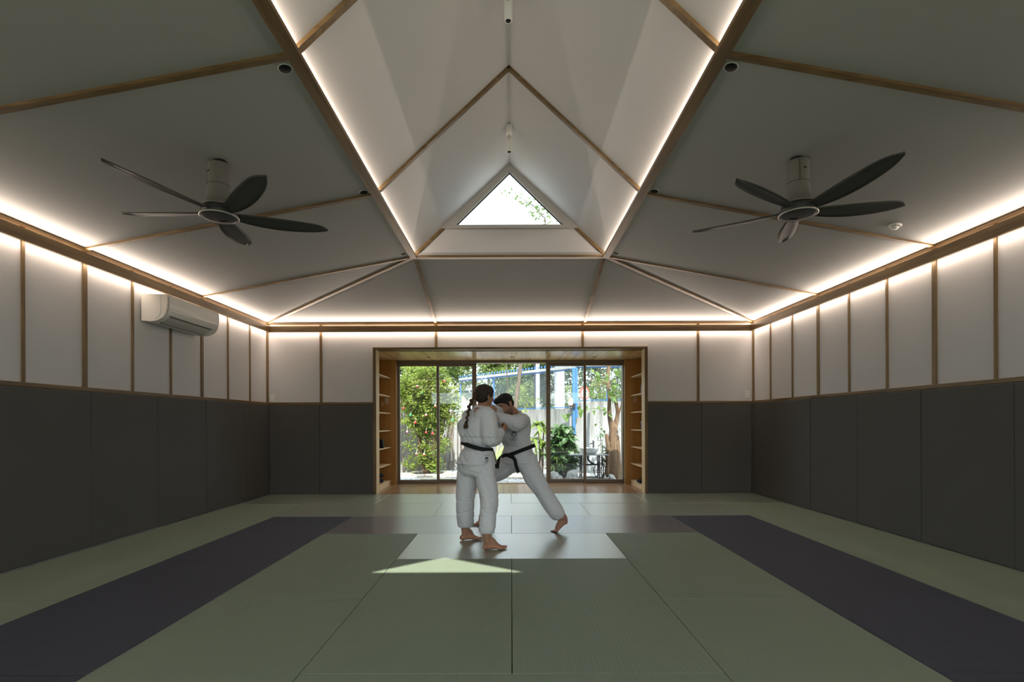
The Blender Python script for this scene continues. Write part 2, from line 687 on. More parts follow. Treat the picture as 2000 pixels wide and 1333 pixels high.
# back wall, in pieces around the opening
wall_back = box('wall_back', XL - 0.16, RX - OPEN_X - 0.03, YB + 0.012, YB + 0.16, -0.1, 3.02, M['paint'])
props(wall_back, 'white plaster end wall around the wood-lined garden opening', kind='structure')
box('wall_core', RX + OPEN_X + 0.03, XR + 0.16, YB + 0.012, YB + 0.16, -0.1, 3.02, M['paint'], wall_back)
box('wall_core', RX - OPEN_X - 0.03, RX + OPEN_X + 0.03, YB + 0.012, YB + 0.16, OPEN_Z + 0.03, 3.02, M['paint'], wall_back)
bx = [XL, RX - 3.155, RX - 1.235, RX + 1.205, RX + 3.13, XR]
for i in range(5):
    x0, x1 = bx[i], bx[i + 1]
    z0 = 1.5 if i in (0, 4) else OPEN_Z + 0.02
    if i in (1, 3):
        xa, xb = (x0, RX - OPEN_X - 0.025) if i == 1 else (RX + OPEN_X + 0.025, x1)
        pts = [(x0, z0), (x1, z0), (x1, Z_EDGE + 0.02), (x0, Z_EDGE + 0.02)]
        if i == 1:
            pts = [(x0, 1.5), (xb, 1.5), (xb, z0), (x1, z0), (x1, Z_EDGE + 0.02), (x0, Z_EDGE + 0.02)]
        else:
            pts = [(x1, 1.5), (xa, 1.5), (xa, z0), (x0, z0), (x0, Z_EDGE + 0.02), (x1, Z_EDGE + 0.02)]
        prism('plaster_panel', [(x, YB, z) for x, z in pts], (0, 0.012, 0), M['paint'], wall_back)
    else:
        box('plaster_panel', x0 + 0.001, x1 - 0.001, YB, YB + 0.012, z0, Z_EDGE + 0.02, M['paint'], wall_back)
for i in (1, 2, 3, 4):
    box('batten', bx[i] - 0.02, bx[i] + 0.02, YB - 0.014, YB + 0.004, RAIL1 if i in (1, 4) else OPEN_Z + 0.03, Z_EDGE - 0.02, M['wood_z'], wall_back)
for s in (-1, 1):
    xa, xb = RX + s * (XW - 0.022), RX + s * (OPEN_X + 0.036)
    box('dado_rail', min(xa, xb), max(xa, xb), YB - 0.045, YB + 0.004, RAIL0 + 0.002, RAIL1, M['wood_x'], wall_back, 0.002)
    e = [OPEN_X + 0.04, 3.17, PX - 0.002]
    for j in range(2):
        xa, xb = RX + s * (e[j] + 0.0015), RX + s * (e[j + 1] - 0.0015)
        box('wall_pad', min(xa, xb), max(xa, xb), PYB - 0.002 * j, YB - 0.001, 0.003, PAD_TOP - 0.002 * j, M['pad'], wall_back, 0.004)

# front wall behind the camera, with a tall entrance opening under an added sun-blocking slab
wall_front = box('wall_front', XL - 0.16, RX - 3.2, YF - 0.16, YF, -0.1, 3.02, M['paint'])
props(wall_front, 'white plaster entrance wall behind the viewer', kind='structure')
box('wall_core', RX + 3.2, XR + 0.16, YF - 0.16, YF, -0.1, 3.02, M['paint'], wall_front)
box('wall_core', RX - 3.2, RX + 3.2, YF - 0.16, YF, 2.40, 3.02, M['paint'], wall_front)
box('sun_blocker_slab', RX - 4.2, RX + 4.2, YF - 1.1, YF - 0.16, 2.55, 2.65, M['paint'], wall_front)  # unseen slab added to limit sun coming through the entrance

# ---------------- ceiling
ceiling = empty('ceiling', (RX, 3.865, Z_EDGE), 'white hipped ceiling divided by wooden battens around a raised gable', kind='structure')
UP = (0, 0, 0.05)
for s in (-1, 1):
    A = lambda y, e=0.0: (RX + s * (XW + 0.1), y, zc(RX + s * (XW + 0.1)))
    B = lambda y: (RX + s * 1.296, y, Z_NODE - 0.006)
    for i in range(3):
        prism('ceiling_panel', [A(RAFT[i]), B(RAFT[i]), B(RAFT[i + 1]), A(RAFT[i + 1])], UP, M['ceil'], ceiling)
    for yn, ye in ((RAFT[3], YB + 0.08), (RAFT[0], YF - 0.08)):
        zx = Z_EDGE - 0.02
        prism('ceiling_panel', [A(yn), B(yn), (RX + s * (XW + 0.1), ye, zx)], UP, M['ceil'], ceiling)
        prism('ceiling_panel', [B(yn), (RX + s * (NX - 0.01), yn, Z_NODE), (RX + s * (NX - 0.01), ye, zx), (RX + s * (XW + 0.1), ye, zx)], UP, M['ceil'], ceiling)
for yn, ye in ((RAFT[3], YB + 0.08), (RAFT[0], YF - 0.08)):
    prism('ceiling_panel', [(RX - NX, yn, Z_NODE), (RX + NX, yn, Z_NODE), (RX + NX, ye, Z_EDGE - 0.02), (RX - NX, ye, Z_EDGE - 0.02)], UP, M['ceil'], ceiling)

# battens under the sloping panels
for s in (-1, 1):
    for y in RAFT:
        hw = 0.022
        bar('batten', (RX + s * (NX + 0.03), y, Z_NODE - 0.012), (RX + s * (XW - 0.02), y, zc(RX + s * (XW - 0.02)) - 0.006), 2 * hw, 0.024, M['wood_x'], ceiling)
    for yn, ye in ((RAFT[3], YB), (RAFT[0], YF)):
        sg = 1 if ye > yn else -1
        bar('hip_batten', (RX + s * (NX + 0.01), yn, Z_NODE - 0.012), (RX + s * (XW - 0.03), ye - sg * 0.03, Z_EDGE - 0.004), 0.055, 0.028, M['wood_x'], ceiling)
        bar('batten', (RX + s * (NX - 0.02), yn + sg * 0.02, Z_NODE - 0.012), (RX + s * (NX - 0.02), ye - sg * 0.02, Z_EDGE - 0.004), 0.044, 0.024, M['wood_y'], ceiling)
    # long beams beside the raised gable, with a strip light on top
    bm_ = box('ridge_beam', RX + s * 1.2175 if s > 0 else RX - 1.305, RX + 1.305 if s > 0 else RX - 1.2175, NY0 - 0.02, NY1 + 0.02, 3.335, 3.362, M['wood_y'], ceiling, 0.002)
    box('led_strip', RX + s * 1.272 - 0.004, RX + s * 1.272 + 0.004, NY0 + 0.03, NY1 - 0.04, 3.362, 3.366, M['led'], bm_)
    area_light('strip_glow', (RX + s * 1.258, (NY0 + NY1) / 2, 3.3725), (-s, 0, GSL + 0.12), (0, 1, 0), NY1 - NY0 - 0.10, 0.007, RIDGE_LED, LED_COL, bm_)

# raised gable
for s in (-1, 1):
    xa, xb = RX + s * 1.306, RX + s * 1.40
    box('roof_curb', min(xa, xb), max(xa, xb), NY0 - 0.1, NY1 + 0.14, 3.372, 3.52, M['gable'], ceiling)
for s in (-1, 1):
    e = 1.302
    lo = (RX + s * e, zg(RX + s * e))
    hi = (RX, APEX)
    nrm = Vector((s * GSL, 0, 1)).normalized() * 0.05
    for i in range(3):
        y0 = RAFT[i] if i else NY0 - 0.1
        y1 = RAFT[i + 1] if i < 2 else NY1 + 0.14
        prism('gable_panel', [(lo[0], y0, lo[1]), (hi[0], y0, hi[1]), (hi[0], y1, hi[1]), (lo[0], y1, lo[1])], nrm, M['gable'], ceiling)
    for y in RAFT[1:3]:
        a = Vector((RX + s * 1.262, y, zg(RX + s * 1.262)))
        b = Vector((RX + s * 0.004, y, zg(RX + s * 0.004)))
        off = Vector((-s * GSL, 0, -1)).normalized() * 0.012
        bar('rafter', a + off, b + off, 0.046, 0.026, M['wood_x'], ceiling, up=nrm)
prism('ridge_cap', [(RX - 0.06, NY0 - 0.1, APEX + 0.0), (RX + 0.06, NY0 - 0.1, APEX), (RX, NY0 - 0.1, APEX + 0.12)], (0, NY1 - NY0 + 0.24, 0), M['gable'], ceiling)


def gable_end(yf, sg):
    """yf: plane of the plaster facing the room; sg: direction outwards"""
    t = 0.10 * sg
    gx = (APEX - 3.738) / GSL
    ex = 1.302
    # plaster below the window and beside it
    zb = 3.738
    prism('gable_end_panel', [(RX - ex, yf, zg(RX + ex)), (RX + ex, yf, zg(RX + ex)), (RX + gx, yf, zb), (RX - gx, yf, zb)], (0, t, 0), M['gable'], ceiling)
    tb = box('tie_batten', RX - 1.25, RX + 1.25, min(yf - sg * 0.05, yf + sg * 0.02), max(yf - sg * 0.05, yf + sg * 0.02), 3.340, 3.372, M['wood_x'], ceiling)
    for s in (-1, 1):
        a = Vector((RX + s * 1.25, yf - sg * 0.02, zg(RX + 1.25)))
        b = Vector((RX + s * (gx - 0.02), yf - sg * 0.02, zg(RX + gx - 0.02)))
        off = Vector((-s * GSL, 0, -1)).normalized() * 0.016
        bar('gable_batten', a + off, b + off, 0.05, 0.034, M['wood_x'], ceiling, up=(s * GSL, 0, 1))


gable_end(NY1 + 0.02, 1)
gable_end(NY0 - 0.02, -1)


def tri_window(name, yf, sg, label):
    o = empty(name, (RX, yf, 3.724), label, kind='structure')
    h = 0.082
    out = [(-(APEX - 3.722) / GSL, 3.722), ((APEX - 3.722) / GSL, 3.722), (0, APEX - 0.004)]
    inn = [(-0.706, 3.766), (0.706, 3.766), (0, 4.462)]
    for i in range(3):
        j = (i + 1) % 3
        pts = [(RX + out[i][0], yf, out[i][1]), (RX + out[j][0], yf, out[j][1]), (RX + inn[j][0], yf, inn[j][1]), (RX + inn[i][0], yf, inn[i][1])]
        prism('window_frame', pts, (0, sg * h, 0), M['winframe'], o)
    k = 1.012
    prism('pane', [(RX + inn[0][0] * k, yf + sg * 0.05, inn[0][1] - 0.006), (RX + inn[1][0] * k, yf + sg * 0.05, inn[1][1] - 0.006), (RX, yf + sg * 0.05, inn[2][1] + 0.01)], (0, sg * 0.006, 0), M['glass'], o)
    bx_ = [(-0.69, 3.775), (0.69, 3.775), (0, 4.452)]
    for i in range(3):
        j = (i + 1) % 3
        a, b = bx_[i], bx_[j]
        bar('gasket', (RX + a[0], yf + sg * 0.042, a[1]), (RX + b[0], yf + sg * 0.042, b[1]), 0.012, 0.016, M['black'], o, up=(0, 1, 0))
    return o


tri_window('window_1', NY1 - 0.03, 1, 'triangular gable window with grey frame showing white sky and a branch')
tri_window('window_2', NY0 + 0.03, -1, 'triangular gable window behind the viewer')

# ---------------- cove lighting boards around the room
FZ0, FZ1, FD = 2.683, 2.783, 0.075


def cove(n, a, b, inward, label):
    a, b, iw = Vector(a), Vector(b), Vector(inward)
    d = (b - a).normalized()
    L = (b - a).length
    o = bar('trim_%d' % n, a + iw * FD + Vector((0, 0, (FZ0 + FZ1) / 2)) + d * (FD - 0.011), b + iw * FD + Vector((0, 0, (FZ0 + FZ1) / 2)) - d * (FD - 0.011), 0.022, FZ1 - FZ0, M['wood_x'] if abs(d.x) > 0.5 else M['wood_y'])
    props(o, label, kind='structure')
    zb = Z_EDGE - 0.018
    bar('ceiling_bead', a + iw * 0.012 + Vector((0, 0, zb)), b + iw * 0.012 + Vector((0, 0, zb)), 0.026, 0.024, M['wood_x'] if abs(d.x) > 0.5 else M['wood_y'], o)
    c = (a + b) / 2 + iw * (FD * 0.45)
    k = int(L / 1.5)
    for i in range(k):
        p = a + d * (L * (i + 0.5) / k)
        bar('bracket', p + Vector((0, 0, 2.733)), p + iw * (FD - 0.011) + Vector((0, 0, 2.733)), 0.02, 0.03, M['paint'], o)
    bar('led_strip', a + iw * 0.035 + Vector((0, 0, 2.752)) + d * 0.1, b + iw * 0.035 + Vector((0, 0, 2.752)) - d * 0.1, 0.012, 0.004, M['led'], o)
    area_light('cove_glow_up', c + Vector((0, 0, 2.779 if n != 4 else 2.766)), Vector((0, 0, 0.10)) + iw, d, L - 0.12, 0.03, COVE_UP * L / 8, LED_COL, o)
    area_light('cove_glow_down', c + iw * 0.014 + Vector((0, 0, 2.702)), Vector((0, 0, -1)) - iw * 0.10, d, L - 0.12, 0.03, COVE_DOWN * L / 8, LED_COL, o)
    return o


cove(1, (XL, YF, 0), (XL, YB, 0), (1, 0, 0), 'long wooden cove light board above the wall with the air conditioner')
cove(2, (XR, YF, 0), (XR, YB, 0), (-1, 0, 0), 'long wooden cove light board on the side wall opposite the air conditioner')
cove(3, (XL, YB, 0), (XR, YB, 0), (0, -1, 0), 'wooden cove light board above the garden opening')
cove(4, (XL, YF, 0), (XR, YF, 0), (0, 1, 0), 'wooden cove light board above the entrance wall')

# ---------------- garden alcove
YD = 9.80          # sliding door plane
YP = 9.66          # end panel of the shelf recesses
ZA = 2.385         # soffit
SX = 2.295         # shelf fronts
RXO = 2.72         # recess back
trim_portal = empty('trim_5', (RX, YB, 0), 'wooden frame lining the edge of the garden opening', kind='structure')
for s in (-1, 1):
    xa, xb = RX + s * 2.222, RX + s * 2.272
    j = box('jamb', min(xa, xb), max(xa, xb), PYB - 0.02, 8.54, -0.04, 2.43, M['jamb'], trim_portal)
    xa, xb = RX + s * 2.2235, RX + s * 2.274
    box('jamb_edge', min(xa, xb), max(xa, xb), PYB - 0.024, PYB - 0.0195, -0.02, 2.43, M['wood_z'], j)
h_ = box('head', RX - 2.222, RX + 2.222, PYB - 0.02, 8.54, 2.395, 2.43, M['wood_x'], trim_portal)
ceiling_alcove = box('ceiling_alcove', RX - RXO - 0.1, RX + RXO + 0.1, 8.54, YD + 0.12, ZA, ZA + 0.12, M['ply_y'])
props(ceiling_alcove, 'glossy plywood soffit over the garden opening', kind='structure')
floor_alcove = box('floor_alcove', RX - RXO, RX + RXO, YB + 0.02, YD + 0.12, -0.16, -0.022, M['slab'])
props(floor_alcove, 'dark wooden plank floor inside the garden opening', kind='structure')
npl = 38
pw = 4.6 / npl
for i in range(npl):
    x0 = RX - 2.3 + i * pw
    cut = 8.39 + random.uniform(0.25, 1.2)
    for y0, y1 in ((8.372, cut), (cut, YD - 0.02)):
        box('plank', x0 + 0.0012, x0 + pw - 0.0012, y0 + 0.0012, y1 - 0.0012, -0.022, -0.004, M['plank'], floor_alcove, 0.001)
for s, nm in ((-1, 'left'), (1, 'right')):
    xa, xb = RX + s * RXO, RX + s * (RXO + 0.1)
    w = box('wall_alcove_' + nm, min(xa, xb), max(xa, xb), YB + 0.16, YD + 0.12, -0.1, ZA + 0.1, M['ply_z'])
    props(w, 'plywood back of the shelf recess', kind='structure')

SHZ = [0.085, 0.40, 0.72, 1.04, 1.37, 1.69, 2.04]


def shelf_unit(s, label):
    u = empty('shelf_unit', (RX + s * 2.5, 9.1, -0.004), label, 'shelf')
    xa, xb = RX + s * 2.19, RX + s * (RXO - 0.001)
    box('end_panel', min(xa, xb), max(xa, xb), YP, YP + 0.022, -0.004, ZA - 0.001, M['ply_z'], u)
    xa, xb = RX + s * 2.187, RX + s * 2.212
    box('corner_bead', min(xa, xb), max(xa, xb), YP + 0.022, YD - 0.05, -0.004, ZA - 0.001, M['wood_z'], u)
    xa, xb = RX + s * 2.28, RX + s * (RXO - 0.001)
    box('front_panel', min(xa, xb), max(xa, xb), YB + 0.162, YB + 0.18, -0.004, ZA - 0.001, M['ply_z'], u)
    for z in SHZ:
        xa, xb = RX + s * SX, RX + s * (RXO - 0.002)
        box('shelf', min(xa, xb), max(xa, xb), YB + 0.182, YP - 0.001, z - 0.018, z, M['shelf'], u, 0.002)
    xa, xb = RX + s * (SX + 0.004), RX + s * (SX + 0.022)
    box('plinth', min(xa, xb), max(xa, xb), YB + 0.182, YP - 0.001, -0.004, SHZ[0] - 0.018, M['shelf'], u)
    return u


shelf_unit(-1, 'built-in plywood shoe shelves beside the bush with hanging ornaments')
shelf_unit(1, 'built-in plywood shoe shelves beside the thick brown tree trunk')

# sliding glass doors
trim_door = empty('trim_6', (RX, YD, 0), 'bronze aluminium outer frame of the sliding doors', kind='structure')
DX = 2.225
box('door_head', RX - DX, RX + DX, YD - 0.05, YD + 0.13, 2.335, ZA, M['bronze'], trim_door)
box('door_track', RX - DX, RX + DX, YD - 0.05, YD + 0.13, -0.03, 0.004, M['bronze'], trim_door)
for s in (-1, 1):
    xa, xb = RX + s * (DX - 0.05), RX + s * DX
    box('door_side', min(xa, xb), max(xa, xb), YD - 0.05, YD + 0.13, 0.004, 2.335, M['bronze'], trim_door)


def leaf(n, x0, x1, y, w0, w1, label):
    o = empty('door_%d' % n, ((x0 + x1) / 2, y, 0.004), label, kind='structure')
    z0, z1 = 0.006, 2.333
    box('stile', x0, x0 + w0, y - 0.02, y + 0.02, z0, z1, M['bronze'], o, 0.002)
    box('stile', x1 - w1, x1, y - 0.02, y + 0.02, z0, z1, M['bronze'], o, 0.002)
    box('top_rail', x0 + w0, x1 - w1, y - 0.018, y + 0.018, z1 - 0.055, z1, M['bronze'], o)
    box('bottom_rail', x0 + w0, x1 - w1, y - 0.018, y + 0.018, z0, z0 + 0.065, M['bronze'], o)
    box('pane', x0 + w0 - 0.005, x1 - w1 + 0.005, y - 0.003, y + 0.003, z0 + 0.06, z1 - 0.05, M['glass'], o)
    return o


def xd(px, y=YD):
    return (px - VPX) * y / F_PX


leaf(1, xd(775), xd(858), YD, 0.065, 0.045, 'outermost glass door leaf in front of the ornament bush')
leaf(2, xd(852), xd(930.5), YD + 0.06, 0.055, 0.085, 'glass door leaf pushed open beside the grey shed roof')
leaf(3, xd(1067), xd(1145.5), YD + 0.06, 0.085, 0.05, 'glass door leaf pushed open in front of the dark leafy shrub')
leaf(4, xd(1140), xd(1223), YD, 0.045, 0.075, 'outermost glass door leaf in front of the thick tree trunk')
for px, nm in ((930.5, 1), (1067, -1)):
    pass


# ================================================================ FIXTURES
# ---------------- ceiling fans
def blade_mesh():
    """one swept, pitched blade lying along +x from the hub"""
    n = 15
    vs, fs = [], []
    for i in range(n):
        t = i / (n - 1)
        r = 0.085 + t * 0.715
        lead = 0.020 + 0.036 * math.sin(PI * min(1, 0.80 * t)) * (1 - 0.1 * t)
        trail = -0.022 - 0.080 * math.sin(PI * min(1, 0.08 + 0.76 * t ** 0.9)) * (1 - 0.15 * t)
        k = 1.0
        if t > 0.80:
            k = math.sqrt(max(0.02, 1 - ((t - 0.80) / 0.20) ** 2))
        c = 0.010 * math.sin(PI * t) - 0.026 * t
        lead, trail = c + (lead - c) * k, c + (trail - c) * k
        pitch = math.radians(17 - 6 * t)
        zc_ = 0.030 * t * t - 0.005
        for j in range(5):
            u = lead + (trail - lead) * j / 4
            camber = 0.010 * math.sin(PI * j / 4)
            y = u * math.cos(pitch)
            z = zc_ + u * math.sin(pitch) + camber
            vs.append((r, -y, z + 0.004))
            vs.append((r, -y, z - 0.004))
    for i in range(n - 1):
        for j in range(4):
            a = (i * 5 + j) * 2
            b = ((i + 1) * 5 + j) * 2
            fs.append((a, b, b + 2, a + 2))
            fs.append((a + 1, a + 3, b + 3, b + 1))
        for j in (0, 4):
            a = (i * 5 + j) * 2
            b = ((i + 1) * 5 + j) * 2
            fs.append((a, a + 1, b + 1, b))
    for i in (0, n - 1):
        fs.append(tuple((i * 5 + j) * 2 for j in range(5)) + tuple((i * 5 + j) * 2 + 1 for j in range(4, -1, -1)))
    me = fix_normals(mesh_py(vs, fs))
    me.materials.append(M['fanblade'])
    me.polygons.foreach_set('use_smooth', [True] * len(me.polygons))
    return me


BLADE = blade_mesh()


def fan(x, y, ang, label):
    zt = zc(x)
    o = empty('ceiling_fan', (0, 0, 0), label, 'ceiling fan', 'ceiling fans')
    H = zt - 2.80          # hub below the ceiling
    turned('mount_cap', [(0.052, H - 0.03), (0.052, H + 0.02)], (0, 0, 0), M['black'], o)
    col = turned('motor_column', [(0.078, H - 0.022), (0.080, H - 0.03), (0.080, 0.205), (0.080, 0.200), (0.081, 0.16), (0.087, 0.11), (0.099, 0.07), (0.112, 0.048), (0.116, 0.044), (0.116, 0.036)], (0, 0, 0), M['fanbody'], o, 32)
    turned('seam', [(0.0806, 0.199), (0.0812, 0.2005), (0.0806, 0.202)], (0, 0, 0), M['slot'], col, 32)
    sgn = -1 if x < 0 else 1
    for a_ in (250 + 20 * sgn,):
        t = math.radians(a_)
        bar('column_slot', (0.0812 * math.cos(t), 0.0812 * math.sin(t), 0.29), (0.0812 * math.cos(t + 0.25), 0.0812 * math.sin(t + 0.25), 0.29), 0.004, 0.010, M['slot'], col)
        bar('column_joint', (0.0800 * math.cos(t - 0.35), 0.0800 * math.sin(t - 0.35), 0.06 + 0.14), (0.0800 * math.cos(t - 0.35), 0.0800 * math.sin(t - 0.35), H - 0.03), 0.003, 0.003, M['slot'], col, up=(1, 0, 0))
    turned('hub', [(0.100, 0.036), (0.112, 0.030), (0.128, 0.0), (0.128, -0.030)], (0, 0, 0), M['fanhub'], o, 32)
    turned('rim', [(0.128, -0.028), (0.137, -0.030), (0.139, -0.038), (0.132, -0.042), (0.126, -0.040)], (0, 0, 0), M['fanrim'], o, 40)
    cap = turned('cover', [(0.131, -0.036), (0.130, -0.041), (0.10, -0.0425), (0.04, -0.044)], (0, 0, 0), M['fanhub'], o, 32)
    bar('sensor_window', (-0.03, 0.06, -0.0435), (0.03, 0.06, -0.0435), 0.022, 0.004, M['slot'], cap)
    for k in range(5):
        b = link('blade', BLADE, None, o)
        b.rotation_euler = (0, 0, math.radians(ang + 72 * k))
    o.location = (x, y, 2.80)
    return o


fan(RX - 2.225, 3.875, 30, 'charcoal five-blade ceiling fan nearest the air conditioner')
fan(RX + 2.215, 3.865, -4, 'charcoal five-blade ceiling fan beside the smoke detector')

# ---------------- air conditioner on the wall
AX = XL + 0.015
ac = empty('air_conditioner', (AX, 6.01, 2.31), 'white split air conditioner mounted high on the plaster wall', 'air conditioner')
prof = [(0.0, 2.31), (0.10, 2.300), (0.175, 2.312), (0.235, 2.345), (0.262, 2.385), (0.276, 2.43), (0.284, 2.50), (0.284, 2.575), (0.276, 2.598), (0.0, 2.602)]
AY0, AY1 = 5.52, 6.50
prism('housing', [(AX + 0.002 + d * 0.985, AY0 + 0.012, z) for d, z in prof], (0, AY1 - AY0 - 0.024, 0), M['acwhite'], ac)
for y0 in (AY0, AY1 - 0.012):
    prism('end_cap', [(AX + 0.002 + d, y0, z) for d, z in prof], (0, 0.012, 0), M['acwhite'], ac)
fp = prism('front_panel', [(AX + 0.002 + d, AY0 + 0.03, z) for d, z in ((0.268, 2.395), (0.281, 2.43), (0.289, 2.50), (0.289, 2.572), (0.275, 2.572), (0.262, 2.42))], (0, AY1 - AY0 - 0.06, 0), M['acwhite'], ac)
bar('panel_groove', (AX + 0.2855, AY0 + 0.03, 2.452), (AX + 0.2855, AY1 - 0.03, 2.452), 0.004, 0.007, M['fanrim'], fp)
lv = prism('louver', [(AX + d, AY0 + 0.10, z) for d, z in ((0.150, 2.298), (0.215, 2.326), (0.250, 2.360), (0.245, 2.366), (0.208, 2.334), (0.148, 2.306))], (0, AY1 - AY0 - 0.22, 0), M['aclouver'], ac)
for d, z in ((0.146, 2.2985), (0.254, 2.368)):
    bar('air_gap', (AX + d, AY0 + 0.09, z), (AX + d, AY1 - 0.11, z), 0.010, 0.006, M['slot'], ac)
# curved moulding line on the end facing the room
arc = [(0.13 + 0.085 * math.sin(t), 2.315 + 0.12 - 0.11 * math.cos(t)) for t in np.linspace(0.2, 1.75, 9)]
tube_obj('end_groove', [(AX + 0.002 + d, AY0 - 0.0006, z) for d, z in arc] + [(AX + 0.212, AY0 - 0.0006, 2.59)], [0.0016] * 10, M['aclens'], ac, n=5, seg=20)

# ---------------- recessed ceiling downlights
DLAB = {(-1, 0): 'round black downlight highest above the fan near the air conditioner', (-1, 1): 'round black downlight between the fan near the air conditioner and the raised gable',
        (-1, 2): 'small round black downlight at the gable corner above the air conditioner side', (1, 0): 'round black downlight highest above the fan near the smoke detector',
        (1, 1): 'round black downlight between the raised gable and the fan near the smoke detector', (1, 2): 'small round black downlight at the gable corner on the smoke detector side'}
for s in (-1, 1):
    for i, y in enumerate((3.08, 4.73, 6.475)):
        x = RX + s * 1.362
        z = zc(x)
        nrm = Vector((-s * 0.185, 0, -1)).normalized()
        d = empty('downlight', (x, y, z), DLAB[(s, i)], 'downlight', 'downlights beside the raised gable')
        turned('trim_ring', [(0.030, 0.0), (0.030, 0.003), (0.0405, 0.004), (0.043, 0.001), (0.043, -0.002)], (x, y, z), M['whiteplastic'], d, 24, axis=nrm)
        turned('baffle', [(0.0375, 0.0030), (0.0370, 0.0047), (0.005, 0.0048)], (x, y, z), M['slot'], d, 24, axis=nrm)

for i, px in enumerate((837.5, 1000.5, 1160.5)):
    x = (px - VPX) * 9.27 / F_PX
    d = empty('soffit_light', (x, 9.27, ZA), ['square recessed soffit light in front of the ornament bush', 'square recessed soffit light over the open middle of the doors', 'square recessed soffit light in front of the tree trunk'][i], 'downlight', 'square soffit lights')
    box('bezel', x - 0.038, x + 0.038, 9.232, 9.308, ZA - 0.004, ZA - 0.0002, M['bronze'], d, 0.001)
    box('lens', x - 0.026, x + 0.026, 9.244, 9.296, ZA - 0.005, ZA - 0.004, M['slot'], d)

# ---------------- smoke detector
sx, sy = 3.478, 4.56
sz = zc(sx)
nrm = Vector((-0.185, 0, -1)).normalized()
sd = empty('smoke_detector', (sx, sy, sz), 'small round white smoke detector on the sloping ceiling', 'smoke detector')
turned('base', [(0.050, 0.0), (0.050, 0.010), (0.046, 0.014)], (sx, sy, sz), M['whiteplastic'], sd, 24, axis=nrm)
turned('sensor_head', [(0.030, 0.013), (0.030, 0.026), (0.022, 0.036), (0.008, 0.039)], (sx, sy, sz), M['whiteplastic'], sd, 24, axis=nrm)
turned('sensor_slit', [(0.0305, 0.017), (0.031, 0.0185), (0.0305, 0.020)], (sx, sy, sz), M['slot'], sd, 24, axis=nrm)

# ---------------- spotlights on the ridge
for i, (y, ty, lab) in enumerate(((5.72, 0.10, 'white cylinder spotlight hanging above the triangular window'), (3.85, 0.05, 'white cylinder spotlight on the ridge at the top edge of view'))):
    s_ = empty('spotlight', (RX, y, APEX - 0.03), lab, 'spotlight', 'ridge spotlights')
    box('mount_box', RX - 0.034, RX + 0.034, y - 0.034, y + 0.034, APEX - 0.125, APEX - 0.012, M['whiteplastic'], s_, 0.008)
    turned('swivel', [(0.010, -0.165), (0.012, -0.12)], (RX, y, APEX), M['whiteplastic'], s_, 12)
    ax = Vector((0, -ty, -1)).normalized()
    top = Vector((RX, y, APEX - 0.155))
    body = turned('lamp_body', [(0.020, -0.004), (0.031, 0.0), (0.032, 0.01), (0.032, 0.165), (0.028, 0.176), (0.021, 0.178), (0.020, 0.170)], top, M['whiteplastic'], s_, 24, axis=ax)
    turned('lens', [(0.0205, 0.1745), (0.019, 0.1775), (0.004, 0.1778)], top, M['slot'], body, 20, axis=ax)
    box('clip', RX - 0.008, RX + 0.008, y - 0.036, y - 0.030, APEX - 0.20, APEX - 0.16, M['fanrim'], s_)

# ---------------- sockets and switch plates
def plate(name, x, y, z, w, h, label, cat_, slots, mat='whiteplastic', group=None):
    """plate on a surface facing the viewer"""
    o = empty(name, (x, y, z), label, cat_, group)
    box('cover_plate', x - w / 2, x + w / 2, y - 0.007, y - 0.0002, z - h / 2, z + h / 2, M[mat], o, 0.002)
    for dz in slots:
        r = box('rocker' if 'switch' in name else 'outlet_face', x - w * 0.22, x + w * 0.22, y - 0.009, y - 0.007, z + dz - h * 0.16, z + dz + h * 0.16, M[mat], o, 0.0008)
        if 'socket' in name:
            for dx in (-0.006, 0.006):
                box('pin_slot', x + dx - 0.0012, x + dx + 0.0012, y - 0.0094, y - 0.009, z + dz - 0.006, z + dz + 0.006, M['slot'], r)
    return o


plate('wall_socket', P(532, 776, YB).x, YB, P(532, 776, YB).z, 0.075, 0.12, 'white double wall socket in the corner nearest the air conditioner', 'socket', (0.03, -0.03), group='corner wall sockets')
plate('wall_socket', P(1459.5, 772, YB).x, YB, P(1459.5, 772, YB).z, 0.075, 0.12, 'white double wall socket in the corner away from the air conditioner', 'socket', (0.03, -0.03), group='corner wall sockets')
M['swtan'] = plain('beige_plastic', (0.66, 0.52, 0.38), 0.45, 0.4)
for px, py, w, h, lab in ((756, 782, 0.078, 0.12, 'larger beige switch plate between shoe shelves beside the bush'), (747, 788.5, 0.038, 0.075, 'small narrow beige switch plate under a shoe shelf beside the bush'),
                          (1241, 780.5, 0.075, 0.12, 'beige switch plate on the shelf panel beside the tree trunk')):
    p = P(px, py, YP)
    plate('switch_plate', p.x, YP, p.z, w, h, lab, 'switch', (0.02, -0.02), 'swtan')

